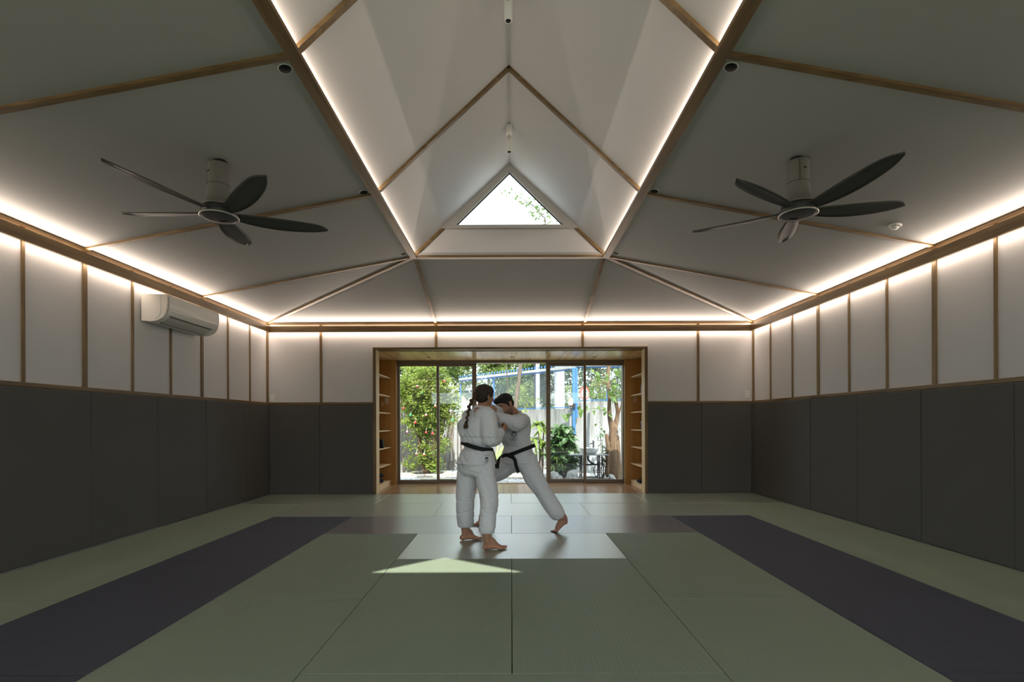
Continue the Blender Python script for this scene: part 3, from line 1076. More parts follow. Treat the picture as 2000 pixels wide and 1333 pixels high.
# ---------------- things on the shoe shelves
def organic(name, shells, voxel, smooth, mat, parent=None, loc=None, disp=None, sfac=0.5):
    """union of overlapping shells as one continuous surface"""
    mb = MB()
    for s in shells:
        mb.add(*s)
    me = mesh_py(mb.v, mb.f)
    fix_normals(me)
    tmp = bpy.data.objects.new('tmp', me)
    COL.objects.link(tmp)
    r = tmp.modifiers.new('r', 'REMESH')
    r.mode = 'VOXEL'
    r.voxel_size = voxel
    r.adaptivity = 0
    if smooth:
        sm = tmp.modifiers.new('s', 'SMOOTH')
        sm.iterations = smooth
        sm.factor = sfac
    dg = bpy.context.evaluated_depsgraph_get()
    out = bpy.data.meshes.new_from_object(tmp.evaluated_get(dg))
    bpy.data.objects.remove(tmp)
    bpy.data.meshes.remove(me)
    out.materials.clear()
    if disp:
        n = len(out.vertices)
        co = np.empty(n * 3)
        out.vertices.foreach_get('co', co)
        no = np.array([v.normal[:] for v in out.vertices])
        co = co.reshape(-1, 3)
        dv = np.array([disp(Vector(c), Vector(q)) for c, q in zip(co, no)])
        co = co + no * dv[:, None]
        out.vertices.foreach_set('co', co.ravel())
        out.update()
    o = link(name, out, mat, parent, smooth=True)
    return o


def shoe(x, y, z, ang, label, L=0.26):
    o = empty('shoe', (x, y, z), label, 'shoe', 'shoes on the lowest shelf')
    c, s = math.cos(ang), math.sin(ang)
    def T(a, b, h):
        return Vector((x + a * c - b * s, y + a * s + b * c, z + h))
    up = organic('upper', [tube([T(-0.11, 0, 0.05), T(-0.03, 0, 0.045), T(0.06, 0, 0.035), T(0.115, 0, 0.028)], [(0.036, 0.045), (0.036, 0.042), (0.044, 0.030), (0.036, 0.022)], 12, ref=(-s, c, 0)),
                            tube([T(-0.10, 0, 0.05), T(-0.085, 0, 0.095)], [(0.034, 0.044), (0.033, 0.042)], 12, ref=(-s, c, 0))], 0.008, 4, M['blackfab'], o)
    link('sole', mesh_py(*tube([T(-0.13, 0, 0.011), T(-0.04, 0.0, 0.011), T(0.06, 0, 0.011), T(0.135, 0, 0.013)], [(0.036, 0.010), (0.036, 0.010), (0.046, 0.010), (0.030, 0.010)], 12, ref=(-s, c, 0))), M['fanhub'], o, smooth=True)
    for k in range(4):
        a = 0.0 + 0.022 * k
        bar('lace', T(a, -0.022, 0.081 - 0.45 * a), T(a + 0.006, 0.022, 0.081 - 0.45 * a), 0.006, 0.004, M['fanhub'], o)
    return o


zb_ = SHZ[0]
shoe(2.40, 9.02, zb_, PI + 0.15, 'black shoe on the lowest shelf beside the tree trunk, in front')
shoe(2.415, 9.16, zb_, PI - 0.1, 'black shoe on the lowest shelf beside the tree trunk, behind its pair')
# sparring gloves and folded pouch
for dx, dy, dz, lab in ((0, 0, 0, 'lower of two black padded gloves on the lowest shelf beside the bush'), (-0.01, 0.02, 0.093, 'upper of two black padded gloves on the lowest shelf beside the bush')):
    gx, gy, gz = -2.405 + dx, 9.12 + dy, zb_ + dz
    g = empty('padded_glove', (gx, gy, gz), lab, 'glove', 'gloves on the lowest shelf')
    organic('glove_body', [ellipsoid((gx - 0.02, gy, gz + 0.048), (0.085, 0.075, 0.046)), ellipsoid((gx + 0.045, gy - 0.01, gz + 0.05), (0.055, 0.062, 0.040)), ellipsoid((gx + 0.02, gy - 0.07, gz + 0.045), (0.06, 0.028, 0.026))], 0.008, 3, M['blackfab'], g)
    organic('cuff', [tube([(gx - 0.08, gy + 0.005, gz + 0.046), (gx - 0.16, gy + 0.01, gz + 0.044)], [(0.052, 0.040), (0.05, 0.038)], 14, ref=(0, 1, 0))], 0.008, 2, M['black'], g)
p = Vector((-2.395, 9.20, SHZ[2]))
pc = empty('folded_pouch', p, 'black folded pouch standing on a middle shelf beside the bush', 'pouch')
prism('pouch_body', [(p.x - 0.12, p.y - 0.06, p.z), (p.x + 0.075, p.y - 0.06, p.z), (p.x + 0.062, p.y - 0.05, p.z + 0.10), (p.x + 0.035, p.y - 0.03, p.z + 0.16), (p.x - 0.11, p.y - 0.03, p.z + 0.16)], (0, 0.09, 0), M['blackfab'], pc)
for k in range(3):
    bar('strap', (p.x - 0.115, p.y - 0.062, p.z + 0.03 + 0.045 * k), (p.x + 0.066, p.y - 0.062, p.z + 0.03 + 0.045 * k), 0.006, 0.022, M['black'], pc)
M['bluebottle'] = plain('blue_plastic', (0.05, 0.10, 0.22), 0.3, 0.5)
bp_ = Vector((2.355, 9.02, SHZ[5]))
bt = empty('water_bottle', bp_, 'blue water bottle half hidden on an upper shelf beside the tree trunk', 'bottle')
turned('bottle_body', [(0.030, 0.0), (0.033, 0.004), (0.033, 0.13), (0.020, 0.155), (0.014, 0.16)], bp_, M['bluebottle'], bt, 20)
turned('bottle_cap', [(0.016, 0.158), (0.016, 0.185), (0.013, 0.188)], bp_, M['black'], bt, 16)
bp_ = Vector((2.36, 9.0, SHZ[3]))
bt = empty('rolled_cloth', bp_, 'dark blue rolled cloth on a middle shelf beside the tree trunk', 'cloth')
turned('roll', [(0.035, 0.0), (0.045, 0.01), (0.045, 0.15), (0.036, 0.16)], bp_ + Vector((0, 0, 0)), M['bluebottle'], bt, 18)
turned('roll_tie', [(0.0455, 0.07), (0.047, 0.075), (0.0455, 0.08)], bp_, M['black'], bt, 18)


# ================================================================ PEOPLE
M['gi'] = plain('white_cotton_gi', (0.69, 0.70, 0.725), 0.85, 0.2, var=0.02, vscale=9, bump=0.12, bscale=300)
M['gi_trim'] = plain('gi_collar_band', (0.70, 0.705, 0.725), 0.8, 0.2, bump=0.15, bscale=300)
M['belt'] = plain('black_belt', (0.010, 0.010, 0.013), 0.7, 0.3, bump=0.2, bscale=350)
M['ink'] = plain('dark_ink', (0.09, 0.10, 0.115), 0.8, 0.2)
M['eyewhite'] = plain('eye_white', (0.7, 0.68, 0.65), 0.3, 0.5)
M['eyedark'] = plain('eye_iris', (0.02, 0.012, 0.008), 0.2, 0.5)


def hair_mat(name, c0, c1):
    m, nt, b = new_mat(name)
    tc = N(nt, 'ShaderNodeTexCoord')
    mp = N(nt, 'ShaderNodeMapping')
    mp.inputs['Scale'].default_value = (160, 160, 22)
    nt.links.new(tc.outputs['Object'], mp.inputs['Vector'])
    nz = N(nt, 'ShaderNodeTexNoise')
    nz.inputs['Scale'].default_value = 1.0
    nz.inputs['Detail'].default_value = 3
    nz.inputs['Distortion'].default_value = 1.0
    nt.links.new(mp.outputs['Vector'], nz.inputs['Vector'])
    mx = N(nt, 'ShaderNodeMix', data_type='RGBA')
    mx.inputs['A'].default_value = (*c0, 1)
    mx.inputs['B'].default_value = (*c1, 1)
    nt.links.new(nz.outputs['Fac'], mx.inputs['Factor'])
    nt.links.new(mx.outputs['Result'], b.inputs['Base Color'])
    b.inputs['Roughness'].default_value = 0.6
    b.inputs['Specular IOR Level'].default_value = 0.3
    bp = N(nt, 'ShaderNodeBump')
    bp.inputs['Strength'].default_value = 0.6
    bp.inputs['Distance'].default_value = 0.006
    nt.links.new(nz.outputs['Fac'], bp.inputs['Height'])
    nt.links.new(bp.outputs['Normal'], b.inputs['Normal'])
    return m


M['hair_w'] = hair_mat('dark_brown_hair', (0.014, 0.010, 0.008), (0.055, 0.036, 0.026))
M['braid_w'] = hair_mat('brown_braid', (0.022, 0.013, 0.008), (0.12, 0.065, 0.032))
M['hair_m'] = hair_mat('black_hair', (0.003, 0.003, 0.004), (0.014, 0.015, 0.017))


def skin_mat(name, base):
    m, nt, b = new_mat(name)
    at = N(nt, 'ShaderNodeAttribute')
    at.attribute_name = 'tone'
    mx = N(nt, 'ShaderNodeMix', data_type='RGBA', blend_type='MULTIPLY')
    mx.inputs['Factor'].default_value = 1.0
    mx.inputs['A'].default_value = (*base, 1)
    nt.links.new(at.outputs['Color'], mx.inputs['B'])
    nt.links.new(mx.outputs['Result'], b.inputs['Base Color'])
    b.inputs['Roughness'].default_value = 0.5
    b.inputs['Specular IOR Level'].default_value = 0.35
    b.inputs['Subsurface Weight'].default_value = 0.12
    b.inputs['Subsurface Radius'].default_value = (0.01, 0.004, 0.002)
    b.inputs['Subsurface Scale'].default_value = 0.5
    return m


M['skin_w'] = skin_mat('tan_skin', (0.40, 0.215, 0.135))
M['skin_m'] = skin_mat('warm_skin', (0.40, 0.205, 0.135))


def frame(fwd, up):
    f = Vector(fwd).normalized()
    u = Vector(up)
    u = (u - f * u.dot(f)).normalized()
    l = u.cross(f)
    return Matrix((f, l, u)).transposed()     # columns: forward, left, up


def head_shells(c, R, s=1.0, male=False):
    """c: centre of the skull between the ears; R columns forward, left, up"""
    def W(x, y, z):
        return c + R @ Vector((x * s, y * s, z * s))
    def E(x, y, z, a, b, d, n=16, m=12):
        return ellipsoid(W(x, y, z), (a * s, b * s, d * s), R, n, m)
    jw = 0.050 if male else 0.044
    sh = [E(-0.014, 0, 0.030, 0.096, 0.075, 0.088), E(0.028, 0, 0.022, 0.064, 0.066, 0.078),
          E(0.036, 0, -0.040, 0.055, 0.058, 0.062), E(0.054, 0, -0.084, 0.034, 0.034, 0.026),
          E(0.010, 0.040, -0.058, 0.040, 0.016, 0.030), E(0.010, -0.040, -0.058, 0.040, 0.016, 0.030),
          E(0.078, 0, 0.022, 0.018, 0.052, 0.014),                      # brow
          E(0.070, 0.040, -0.022, 0.022, 0.020, 0.018), E(0.070, -0.040, -0.022, 0.022, 0.020, 0.018),   # cheekbones
          E(0.088, 0, -0.060, 0.010, 0.024, 0.008), E(0.086, 0, -0.070, 0.010, 0.021, 0.008),            # lips
          E(0.080, 0, -0.094, 0.016, 0.020, 0.014)]
    sh.append(tube([W(0.092, 0, 0.010), W(0.104, 0, -0.012), W(0.116, 0, -0.034)], [0.0085 * s, 0.010 * s, 0.013 * s], 10))
    for k in (-1, 1):
        sh.append(E(0.103, 0.012 * k, -0.037, 0.011, 0.009, 0.008))
        # ear: outer rim and lobe
        ring = []
        for t in np.linspace(-0.4, 4.4, 10):
            ring.append(W(-0.018 + 0.017 * math.cos(t + 0.3), (0.076 + 0.006 * math.sin(t)) * k, -0.006 + 0.028 * math.sin(t)))
        sh.append(tube(ring, [0.0055 * s] * 10, 7, 18))
        sh.append(E(-0.014, 0.073 * k, -0.008, 0.014, 0.007, 0.024))
        sh.append(E(-0.008, 0.072 * k, -0.034, 0.009, 0.007, 0.010))
    return sh


def face_parts(c, R, s, parent, brow_mat, lids=1.0):
    def W(x, y, z):
        return c + R @ Vector((x * s, y * s, z * s))
    for k in (-1, 1):
        e = link('eye', mesh_py(*ellipsoid(W(0.0745, 0.031 * k, 0.000), (0.0125 * s, 0.0135 * s, 0.0075 * s * (lids if lids < 0.5 else 1)), R, 12, 8)), M['eyewhite'], parent, smooth=True)
        link('iris', mesh_py(*ellipsoid(W(0.0835, 0.032 * k, -0.0012), (0.0045 * s, 0.0062 * s, 0.0058 * s * (0.5 if lids < 0.5 else 1)), R, 10, 6)), M['eyedark'], e, smooth=True)
        link('eyebrow', mesh_py(*tube([W(0.092, 0.010 * k, 0.023), W(0.090, 0.030 * k, 0.030), W(0.074, 0.052 * k, 0.022)], [(0.004 * s, 0.005 * s), (0.005 * s, 0.0055 * s), (0.003 * s, 0.004 * s)], 7, 10)), brow_mat, parent, smooth=True)
        link('eyelash', mesh_py(*tube([W(0.0855, 0.018 * k, 0.0035), W(0.0885, 0.031 * k, 0.0072), W(0.080, 0.045 * k, 0.0025)], [0.0016 * s, 0.0022 * s, 0.0014 * s], 6, 10)), brow_mat, parent, smooth=True)


def hand_shells(wrist, fwd, palm_n, side, curl=(0.5, 0.5, 0.5, 0.5), thumb=0.5, s=1.0, spread=0.0):
    """fwd: wrist to knuckles; palm_n: the way the palm faces; side +1 = thumb on the fwd x palm_n side"""
    f = Vector(fwd).normalized()
    p = Vector(palm_n)
    p = (p - f * p.dot(f)).normalized()
    t = f.cross(p) * side       # towards the thumb
    w = Vector(wrist)
    sh = [tube([w - f * 0.02 * s, w + f * 0.030 * s, w + f * 0.070 * s, w + f * 0.088 * s], [(0.027 * s, 0.019 * s), (0.036 * s, 0.017 * s), (0.041 * s, 0.015 * s), (0.040 * s, 0.012 * s)], 14, ref=t)]
    sh.append(ellipsoid(w + f * 0.035 * s + t * 0.022 * s + p * 0.010 * s, (0.022 * s, 0.022 * s, 0.022 * s)))
    lens = [(0.042, 0.026, 0.020), (0.047, 0.030, 0.021), (0.043, 0.028, 0.020), (0.033, 0.021, 0.018)]
    for i in range(4):
        b = w + f * (0.083 - 0.006 * abs(i - 1)) * s + t * (0.030 - 0.020 * i) * s
        d = (f + t * (0.10 - 0.07 * i) * (1 + spread)).normalized()
        pts, ang = [b - d * 0.012 * s, b], 0.0
        q = b
        for j, L in enumerate(lens[i]):
            ang += curl[i] * (0.9, 1.25, 0.9)[j]
            dd = d * math.cos(ang) + p * math.sin(ang)
            q = q + dd * L * s
            pts.append(q)
        r0 = (0.0094, 0.0098, 0.0093, 0.0082)[i] * s
        sh.append(tube(pts, [r0 * 1.05, r0 * 1.08, r0, r0 * 0.92, r0 * 0.80], 9, 14))
    b = w + f * 0.022 * s + t * 0.028 * s
    d1 = (f * 0.75 + t * (0.75 - 0.5 * thumb) + p * (0.25 + 0.5 * thumb)).normalized()
    d2 = (f * 0.95 + t * (0.25 - 0.6 * thumb) + p * (0.2 + 0.6 * thumb)).normalized()
    d3 = (f * 0.95 + t * (0.05 - 0.7 * thumb) + p * (0.2 + 0.7 * thumb)).normalized()
    sh.append(tube([b - d1 * 0.01 * s, b + d1 * 0.038 * s, b + d1 * 0.038 * s + d2 * 0.030 * s, b + d1 * 0.038 * s + d2 * 0.030 * s + d3 * 0.024 * s], [0.0135 * s, 0.012 * s, 0.0108 * s, 0.0088 * s], 9, 12))
    return sh


def foot_shells(ankle, heel, ball, toe_dir, s=1.0, inner=1):
    """ankle joint, heel point on the ground, ball of the foot; inner = +1 when the big toe lies on the left of toe_dir"""
    a, h, b = Vector(ankle), Vector(heel), Vector(ball)
    td = Vector(toe_dir).normalized()
    ax = (b - h).normalized()
    up = a - h
    up = (up - ax * up.dot(ax)).normalized()
    lf = up.cross(ax) * inner
    mid = h.lerp(b, 0.5)
    sh = [ellipsoid(h + up * 0.028 * s + ax * 0.012 * s, (0.033 * s, 0.030 * s, 0.030 * s)),
          tube([a + up * 0.05 * s, a, h.lerp(a, 0.35) + ax * 0.02 * s], [0.036 * s, 0.037 * s, 0.034 * s], 12),
          tube([h + up * 0.028 * s + ax * 0.02 * s, mid + up * 0.034 * s, b + up * 0.019 * s], [(0.031 * s, 0.028 * s), (0.036 * s, 0.031 * s), (0.045 * s, 0.018 * s)], 14, ref=lf),
          tube([a + up * 0.012 * s, a + ax * 0.045 * s - up * 0.004 * s, mid + ax * 0.03 * s + up * 0.040 * s, b + up * 0.020 * s], [0.034 * s, 0.031 * s, 0.027 * s, 0.018 * s], 12),
          ellipsoid(a + lf * 0.026 * s + up * 0.004 * s, (0.016 * s,) * 3), ellipsoid(a - lf * 0.028 * s - up * 0.004 * s, (0.016 * s,) * 3)]
    for i in range(5):
        o = (0.031 - 0.0165 * i) * s
        L = (0.052, 0.048, 0.042, 0.035, 0.028)[i] * s
        st = b + lf * o * 1.0 - ax * (0.004 * i * s) + up * 0.014 * s
        r = (0.0135, 0.0098, 0.0092, 0.0086, 0.0084)[i] * s
        tdn = (td - lf * 0.04 * i).normalized()
        sh.append(tube([st - ax * 0.02 * s, st + tdn * L * 0.5 + up * 0.002 * s, st + tdn * L - up * (0.0135 * s - r)], [r * 1.05, r, r * 0.92], 9, 8))
    return sh


def limb(pts, rads, n=14, seg=None, ref=None):
    return tube(pts, rads, n, seg or 5 * (len(pts) - 1), ref=ref)


def ell_loft(sections, n=28, sub=5):
    """sections: (centre, right-vector * half width, forward-vector * half depth)"""
    D = np.array([list(c) + list(a) + list(b) for c, a, b in sections], float)
    S = cat(D, sub * (len(sections) - 1) + 1)
    vs, fs = [], []
    for s in S:
        c, a, b = Vector(s[:3]), Vector(s[3:6]), Vector(s[6:9])
        for k in range(n):
            t = 2 * PI * k / n
            ct, st = math.cos(t), math.sin(t)
            e = 0.82
            vs.append(c + a * (math.copysign(abs(ct) ** e, ct)) + b * (math.copysign(abs(st) ** e, st)))
    m = len(S)
    for i in range(m - 1):
        for k in range(n):
            fs.append((i * n + k, i * n + (k + 1) % n, (i + 1) * n + (k + 1) % n, (i + 1) * n + k))
    fs.append(tuple(range(n))[::-1])
    fs.append(tuple((m - 1) * n + k for k in range(n)))
    return vs, fs


def folds(seed, amp=0.006, dirs=((14, 14, 34),), crease=0.0):
    """soft cloth swells plus narrow creases"""
    def f(co, no):
        v = 0.0
        for i, d in enumerate(dirs):
            q = Vector((co.x * d[0] + seed * 3.1 + i * 7, co.y * d[1] + seed, co.z * d[2]))
            q.x += co.z * d[0] * 0.6
            r = noise.noise(q)
            v += 0.55 * noise.noise(q * 0.6 + Vector((3, 1, 2)))
            if crease:
                k = max(0.0, 1 - abs(r) / 0.20)
                g = max(0.0, min(1.0, 0.5 + 2.2 * noise.noise(q * 0.35 + Vector((9, 4, 1)))))
                v -= crease * g * k * k
            else:
                v += (1 - 2.2 * abs(r)) * 0.6 - 0.35
        return amp * v / len(dirs)
    return f


def set_tone(o, fn):
    me = o.data
    at = me.color_attributes.new('tone', 'FLOAT_COLOR', 'POINT')
    at.data.foreach_set('color', np.array([(*fn(v.co), 1.0) for v in me.vertices], dtype=np.float32).ravel())


def ring_band(name, c, a, b, nrm, h, t, mat, parent, a0=0.0, a1=2 * PI, n=48, wav=0.0):
    """flat band around the ellipse c + a cos + b sin, height h along nrm, thickness t"""
    c, a, b, nrm = Vector(c), Vector(a), Vector(b), Vector(nrm).normalized()
    full = abs(a1 - a0 - 2 * PI) < 1e-6
    m = n if full else n + 1
    vs, fs = [], []
    for k in range(m):
        t_ = a0 + (a1 - a0) * k / n
        ct, st = math.cos(t_), math.sin(t_)
        e = 0.82
        r = a * math.copysign(abs(ct) ** e, ct) + b * math.copysign(abs(st) ** e, st)
        r = r - Vector((0, 0, 1)) * ((nrm.x * r.x + nrm.y * r.y) / nrm.z)
        o = r.normalized()
        w = nrm * (wav * math.sin(2 * t_ + 0.6))
        for oo, hh in ((0, -h / 2), (t, -h / 2), (t * 1.15, 0), (t, h / 2), (0, h / 2)):
            vs.append(c + r + o * oo + nrm * hh + w)
    for k in range(n):
        i, j = k * 5, ((k + 1) % m) * 5
        for q in range(5):
            fs.append((i + q, i + (q + 1) % 5, j + (q + 1) % 5, j + q))
    if not full:
        fs += [(0, 1, 2, 3, 4), tuple((m - 1) * 5 + q for q in range(5))]
    return link(name, fix_normals(mesh_py(vs, fs)), mat, parent, smooth=False)


def strap(name, pts, w, t, wdir, mat, parent, seg=18):
    """flat strap along pts, width w along wdir"""
    C = [Vector(p) for p in cat([list(p) for p in pts], seg + 1)]
    wd = Vector(wdir)
    vs, fs = [], []
    for i, c in enumerate(C):
        d = (C[min(i + 1, seg)] - C[max(i - 1, 0)]).normalized()
        u = (wd - d * wd.dot(d)).normalized()
        v = d.cross(u)
        for a, b in ((-1, -1), (1, -1), (1, 1), (-1, 1)):
            vs.append(c + u * (a * w / 2) + v * (b * t / 2))
    for i in range(seg):
        for q in range(4):
            fs.append((i * 4 + q, i * 4 + (q + 1) % 4, (i + 1) * 4 + (q + 1) % 4, (i + 1) * 4 + q))
    fs += [(0, 1, 2, 3), tuple(seg * 4 + q for q in range(4))]
    return link(name, fix_normals(mesh_py(vs, fs)), mat, parent)


def decal(name, target, origin, direction, u, v, polys, mat, parent, lift=0.0015):
    """flat print laid on a curved garment: polys in (u, v) metres, dropped along direction onto target"""
    bvh = BVHTree.FromPolygons([x.co for x in target.data.vertices], [p.vertices for p in target.data.polygons])
    d = Vector(direction).normalized()
    u, v = Vector(u).normalized(), Vector(v).normalized()
    vs, fs = [], []
    for poly in polys:
        k = len(vs)
        ok = True
        new = []
        for a, b in poly:
            o = Vector(origin) + u * a + v * b - d * 0.25
            hit = bvh.ray_cast(o, d, 1.0)
            if hit[0] is None:
                ok = False
                break
            new.append(hit[0] - d * lift)
        if ok:
            vs += new
            fs.append(tuple(range(k, k + len(new))))
    return link(name, mesh_py(vs, fs), mat, parent)


def strokes_ring(r0, r1, n=20, cx=0, cy=0, ay=1.0, a0=0, a1=2 * PI):
    out = []
    for k in range(n):
        t0, t1 = a0 + (a1 - a0) * k / n, a0 + (a1 - a0) * (k + 1) / n
        out.append([(cx + r0 * math.cos(t0), cy + ay * r0 * math.sin(t0)), (cx + r1 * math.cos(t0), cy + ay * r1 * math.sin(t0)), (cx + r1 * math.cos(t1), cy + ay * r1 * math.sin(t1)), (cx + r0 * math.cos(t1), cy + ay * r0 * math.sin(t1))])
    return out


def rects(lst, nx=4):
    out = []
    for x0, x1, y0, y1 in lst:
        for i in range(nx):
            a, b = x0 + (x1 - x0) * i / nx, x0 + (x1 - x0) * (i + 1) / nx
            out.append([(a, y0), (b, y0), (b, y1), (a, y1)])
    return out


V = Vector
# ------------------------------------------------------------ woman with the braid
wa = math.radians(52)
wF = V((math.cos(wa), math.sin(wa), 0))
wR = V((math.sin(wa), -math.cos(wa), 0))
wUp = V((0, 0, 1))
w_pel = P(930, 903, 4.87)
w_wst = P(931.5, 873, 4.87)
w_chs = P(927, 836, 4.86)
w_nck = P(941, 799, 4.87)
w_hd = P(947.5, 774.5, 4.885)
w_shR = P(952, 812, 4.765)
w_shL = P(916, 813, 4.97)
w_elR = P(957, 858, 4.70)
w_wrR = P(979, 844, 4.90)
w_elL = V((-0.27, 5.19, 1.07))
w_wrL = V((-0.13, 5.30, 1.20))
w_hipR, w_hipL = P(945, 912, 4.81), P(914, 912, 4.93)
w_knR, w_knL = P(954.5, 975, 4.74), P(908, 975, 4.99)
w_anR, w_anL = P(950.5, 1056, 4.675), P(907.5, 1038, 5.06)
w_heR, w_baR = V((P(946, 1074, 4.67).x, 4.675, 0.0)), V((P(978, 1074, 4.67).x, 4.69, 0.0))
w_heL, w_baL = V((P(901, 1055, 5.06).x, 5.045, 0.0)), V((P(929, 1053, 5.06).x, 5.085, 0.0))
wHR = frame(V((math.cos(math.radians(50)), math.sin(math.radians(50)), -0.10)), (0.10, 0.02, 1))

skin = head_shells(w_hd, wHR, 0.94)
skin += [limb([w_hd + V((-0.012, -0.012, -0.04)), w_nck + V((0, 0, 0.0)), w_nck + V((-0.01, 0, -0.06))], [0.050, 0.050, 0.062])]
skin += [ell_loft([(w_nck + V((0, 0, -0.02)), wR * 0.07, wF * 0.05), (w_nck + V((-0.01, 0, -0.07)), wR * 0.14, wF * 0.065), (w_chs, wR * 0.125, wF * 0.085), (w_wst, wR * 0.105, wF * 0.078), (w_pel, wR * 0.135, wF * 0.095), (w_pel + V((0, 0, -0.09)), wR * 0.12, wF * 0.085)])]
skin += [limb([w_shR, w_elR, w_wrR], [0.040, 0.033, 0.023]), limb([w_shL, w_elL, w_wrL], [0.040, 0.033, 0.023])]
skin += [limb([w_hipR, w_knR, w_anR + V((0, 0, 0.09)), w_anR], [0.068, 0.047, 0.045, 0.036]), limb([w_hipL, w_knL, w_anL + V((0, 0, 0.09)), w_anL], [0.068, 0.047, 0.045, 0.036])]
skin += hand_shells(w_wrR, V((0.05, 0.03, 0.055)), V((-0.55, 0.6, 0.35)), -1, (0.95, 1.0, 1.0, 1.05), 0.7, 0.92)
skin += hand_shells(w_wrL, V((0.08, 0.06, 0.04)), V((0.2, 0.2, -0.9)), -1, (0.8, 0.85, 0.9, 0.9), 0.6, 0.92)
skin += foot_shells(w_anR, w_heR, w_baR, V((1, 0.10, 0)), 0.97, 1)
skin += foot_shells(w_anL, w_heL, w_baL, V((1, 0.30, 0)), 0.97, -1)
woman = organic('person', skin, 0.0055, 3, M['skin_w'])
props(woman, 'person with a dark braid in white judo suit seen from behind, gripping the other', 'person')
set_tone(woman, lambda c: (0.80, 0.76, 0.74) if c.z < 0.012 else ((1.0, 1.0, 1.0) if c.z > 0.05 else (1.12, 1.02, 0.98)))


def WW(x, y, z, c=w_hd, R=wHR, s=0.94):
    return c + R @ V((x * s, y * s, z * s))


face_parts(w_hd, wHR, 0.94, woman, M['hair_w'])
hs = [ellipsoid(WW(-0.024, 0, 0.034), (0.098, 0.079, 0.086), wHR, 20, 14), ellipsoid(WW(0.016, 0, 0.062), (0.070, 0.066, 0.054), wHR, 18, 12), ellipsoid(WW(-0.048, 0, -0.020), (0.062, 0.066, 0.056), wHR, 16, 12),
      tube([WW(0.050, 0.050, 0.060), WW(0.020, 0.074, 0.028), WW(-0.020, 0.076, 0.010)], [0.016, 0.016, 0.018], 10), tube([WW(0.050, -0.050, 0.060), WW(0.020, -0.074, 0.030), WW(-0.020, -0.076, 0.012)], [0.016, 0.014, 0.016], 10),
      ellipsoid(WW(-0.112, 0.006, 0.006), (0.022, 0.020, 0.020), wHR)]
hair = organic('hair', hs, 0.005, 3, M['hair_w'], woman, disp=folds(2, 0.0025, ((40, 40, 12),)))
tie0 = WW(-0.128, 0.010, 0.002)
link('hair_tie', mesh_py(*tube([tie0 + V((0.010, 0, 0.008)), tie0, tie0 + V((-0.006, 0, -0.012))], [0.017, 0.019, 0.017], 12)), M['braid_w'], woman, smooth=True)
# braid hanging down the back
bp_pts = cat([list(tie0), list(P(918.5, 790, 4.775)), list(P(914.5, 806, 4.752)), list(P(911.5, 822, 4.742)), list(P(909.0, 834, 4.738))], 13)
bs = []
for i, q in enumerate(bp_pts[:-2]):
    k = 1 if i % 2 else -1
    r = 0.0195 - 0.0008 * i
    rot = Matrix.Rotation(k * 0.7, 3, 'Y')
    bs.append(ellipsoid(V(q) + V((k * 0.0045, 0, 0)), (r, r * 0.95, r * 1.35), rot, 10, 8))
organic('braid', bs, 0.0042, 1, M['braid_w'], woman)
link('braid_band', mesh_py(*tube([V(bp_pts[-3]) + V((0, 0, 0.006)), V(bp_pts[-3]), V(bp_pts[-3]) + V((0, 0, -0.008))], [0.012, 0.0135, 0.012], 10)), M['blackfab'], woman, smooth=True)
organic('braid_tuft', [tube([V(bp_pts[-3]) + V((0, 0, -0.004)), V(bp_pts[-2]), V(bp_pts[-1]) + V((-0.004, 0, -0.006))], [0.011, 0.022, 0.017], 10), ellipsoid(V(bp_pts[-2]) + V((0.012, 0, -0.012)), (0.012, 0.012, 0.024))], 0.0045, 2, M['braid_w'], woman)

# jacket
j_hem = P(929.5, 904, 4.87)
jk = [ell_loft([(w_nck + V((-0.008, -0.006, 0.006)), wR * 0.070, wF * 0.062), (w_nck + V((-0.014, -0.006, -0.045)), wR * 0.155, wF * 0.090), (w_chs + V((0, 0, 0.05)), wR * 0.185, wF * 0.118), (w_chs + V((0, 0, -0.06)), wR * 0.170, wF * 0.125), (w_wst + V((0, 0, 0.035)), wR * 0.150, wF * 0.122), (w_wst, wR * 0.141, wF * 0.114), (w_wst + V((0, 0, -0.04)), wR * 0.160, wF * 0.130), (w_pel + V((0, 0, 0.03)), wR * 0.186, wF * 0.152), (w_pel + V((-0.002, 0, -0.02)), wR * 0.198, wF * 0.162)])]
jk += [limb([w_shR + V((-0.055, 0.02, 0.0)), w_shR, w_shR.lerp(w_elR, 0.5) + V((0.004, 0, 0)), w_elR + V((0.004, -0.008, -0.004)), w_elR.lerp(w_wrR, 0.5) + V((0.004, 0, -0.016)), w_elR.lerp(w_wrR, 0.86)], [0.078, 0.086, 0.088, 0.080, 0.068, 0.054], 16)]
jk += [limb([w_shL, w_shL.lerp(w_elL, 0.5), w_elL, w_elL.lerp(w_wrL, 0.75)], [0.080, 0.080, 0.074, 0.056], 16)]


def w_disp(c, n):
    base = folds(1, 0.017, ((11, 11, 2.2), (8, 8, 4)), 1.0)(c, n)
    z = (c.z - w_wst.z)
    if -0.03 < z < 0.10:                       # blousing above the belt
        base += 0.006 * math.sin((z - 0.02) * 60)
    return base


jacket = organic('jacket', jk, 0.0075, 5, M['gi'], woman, disp=w_disp)
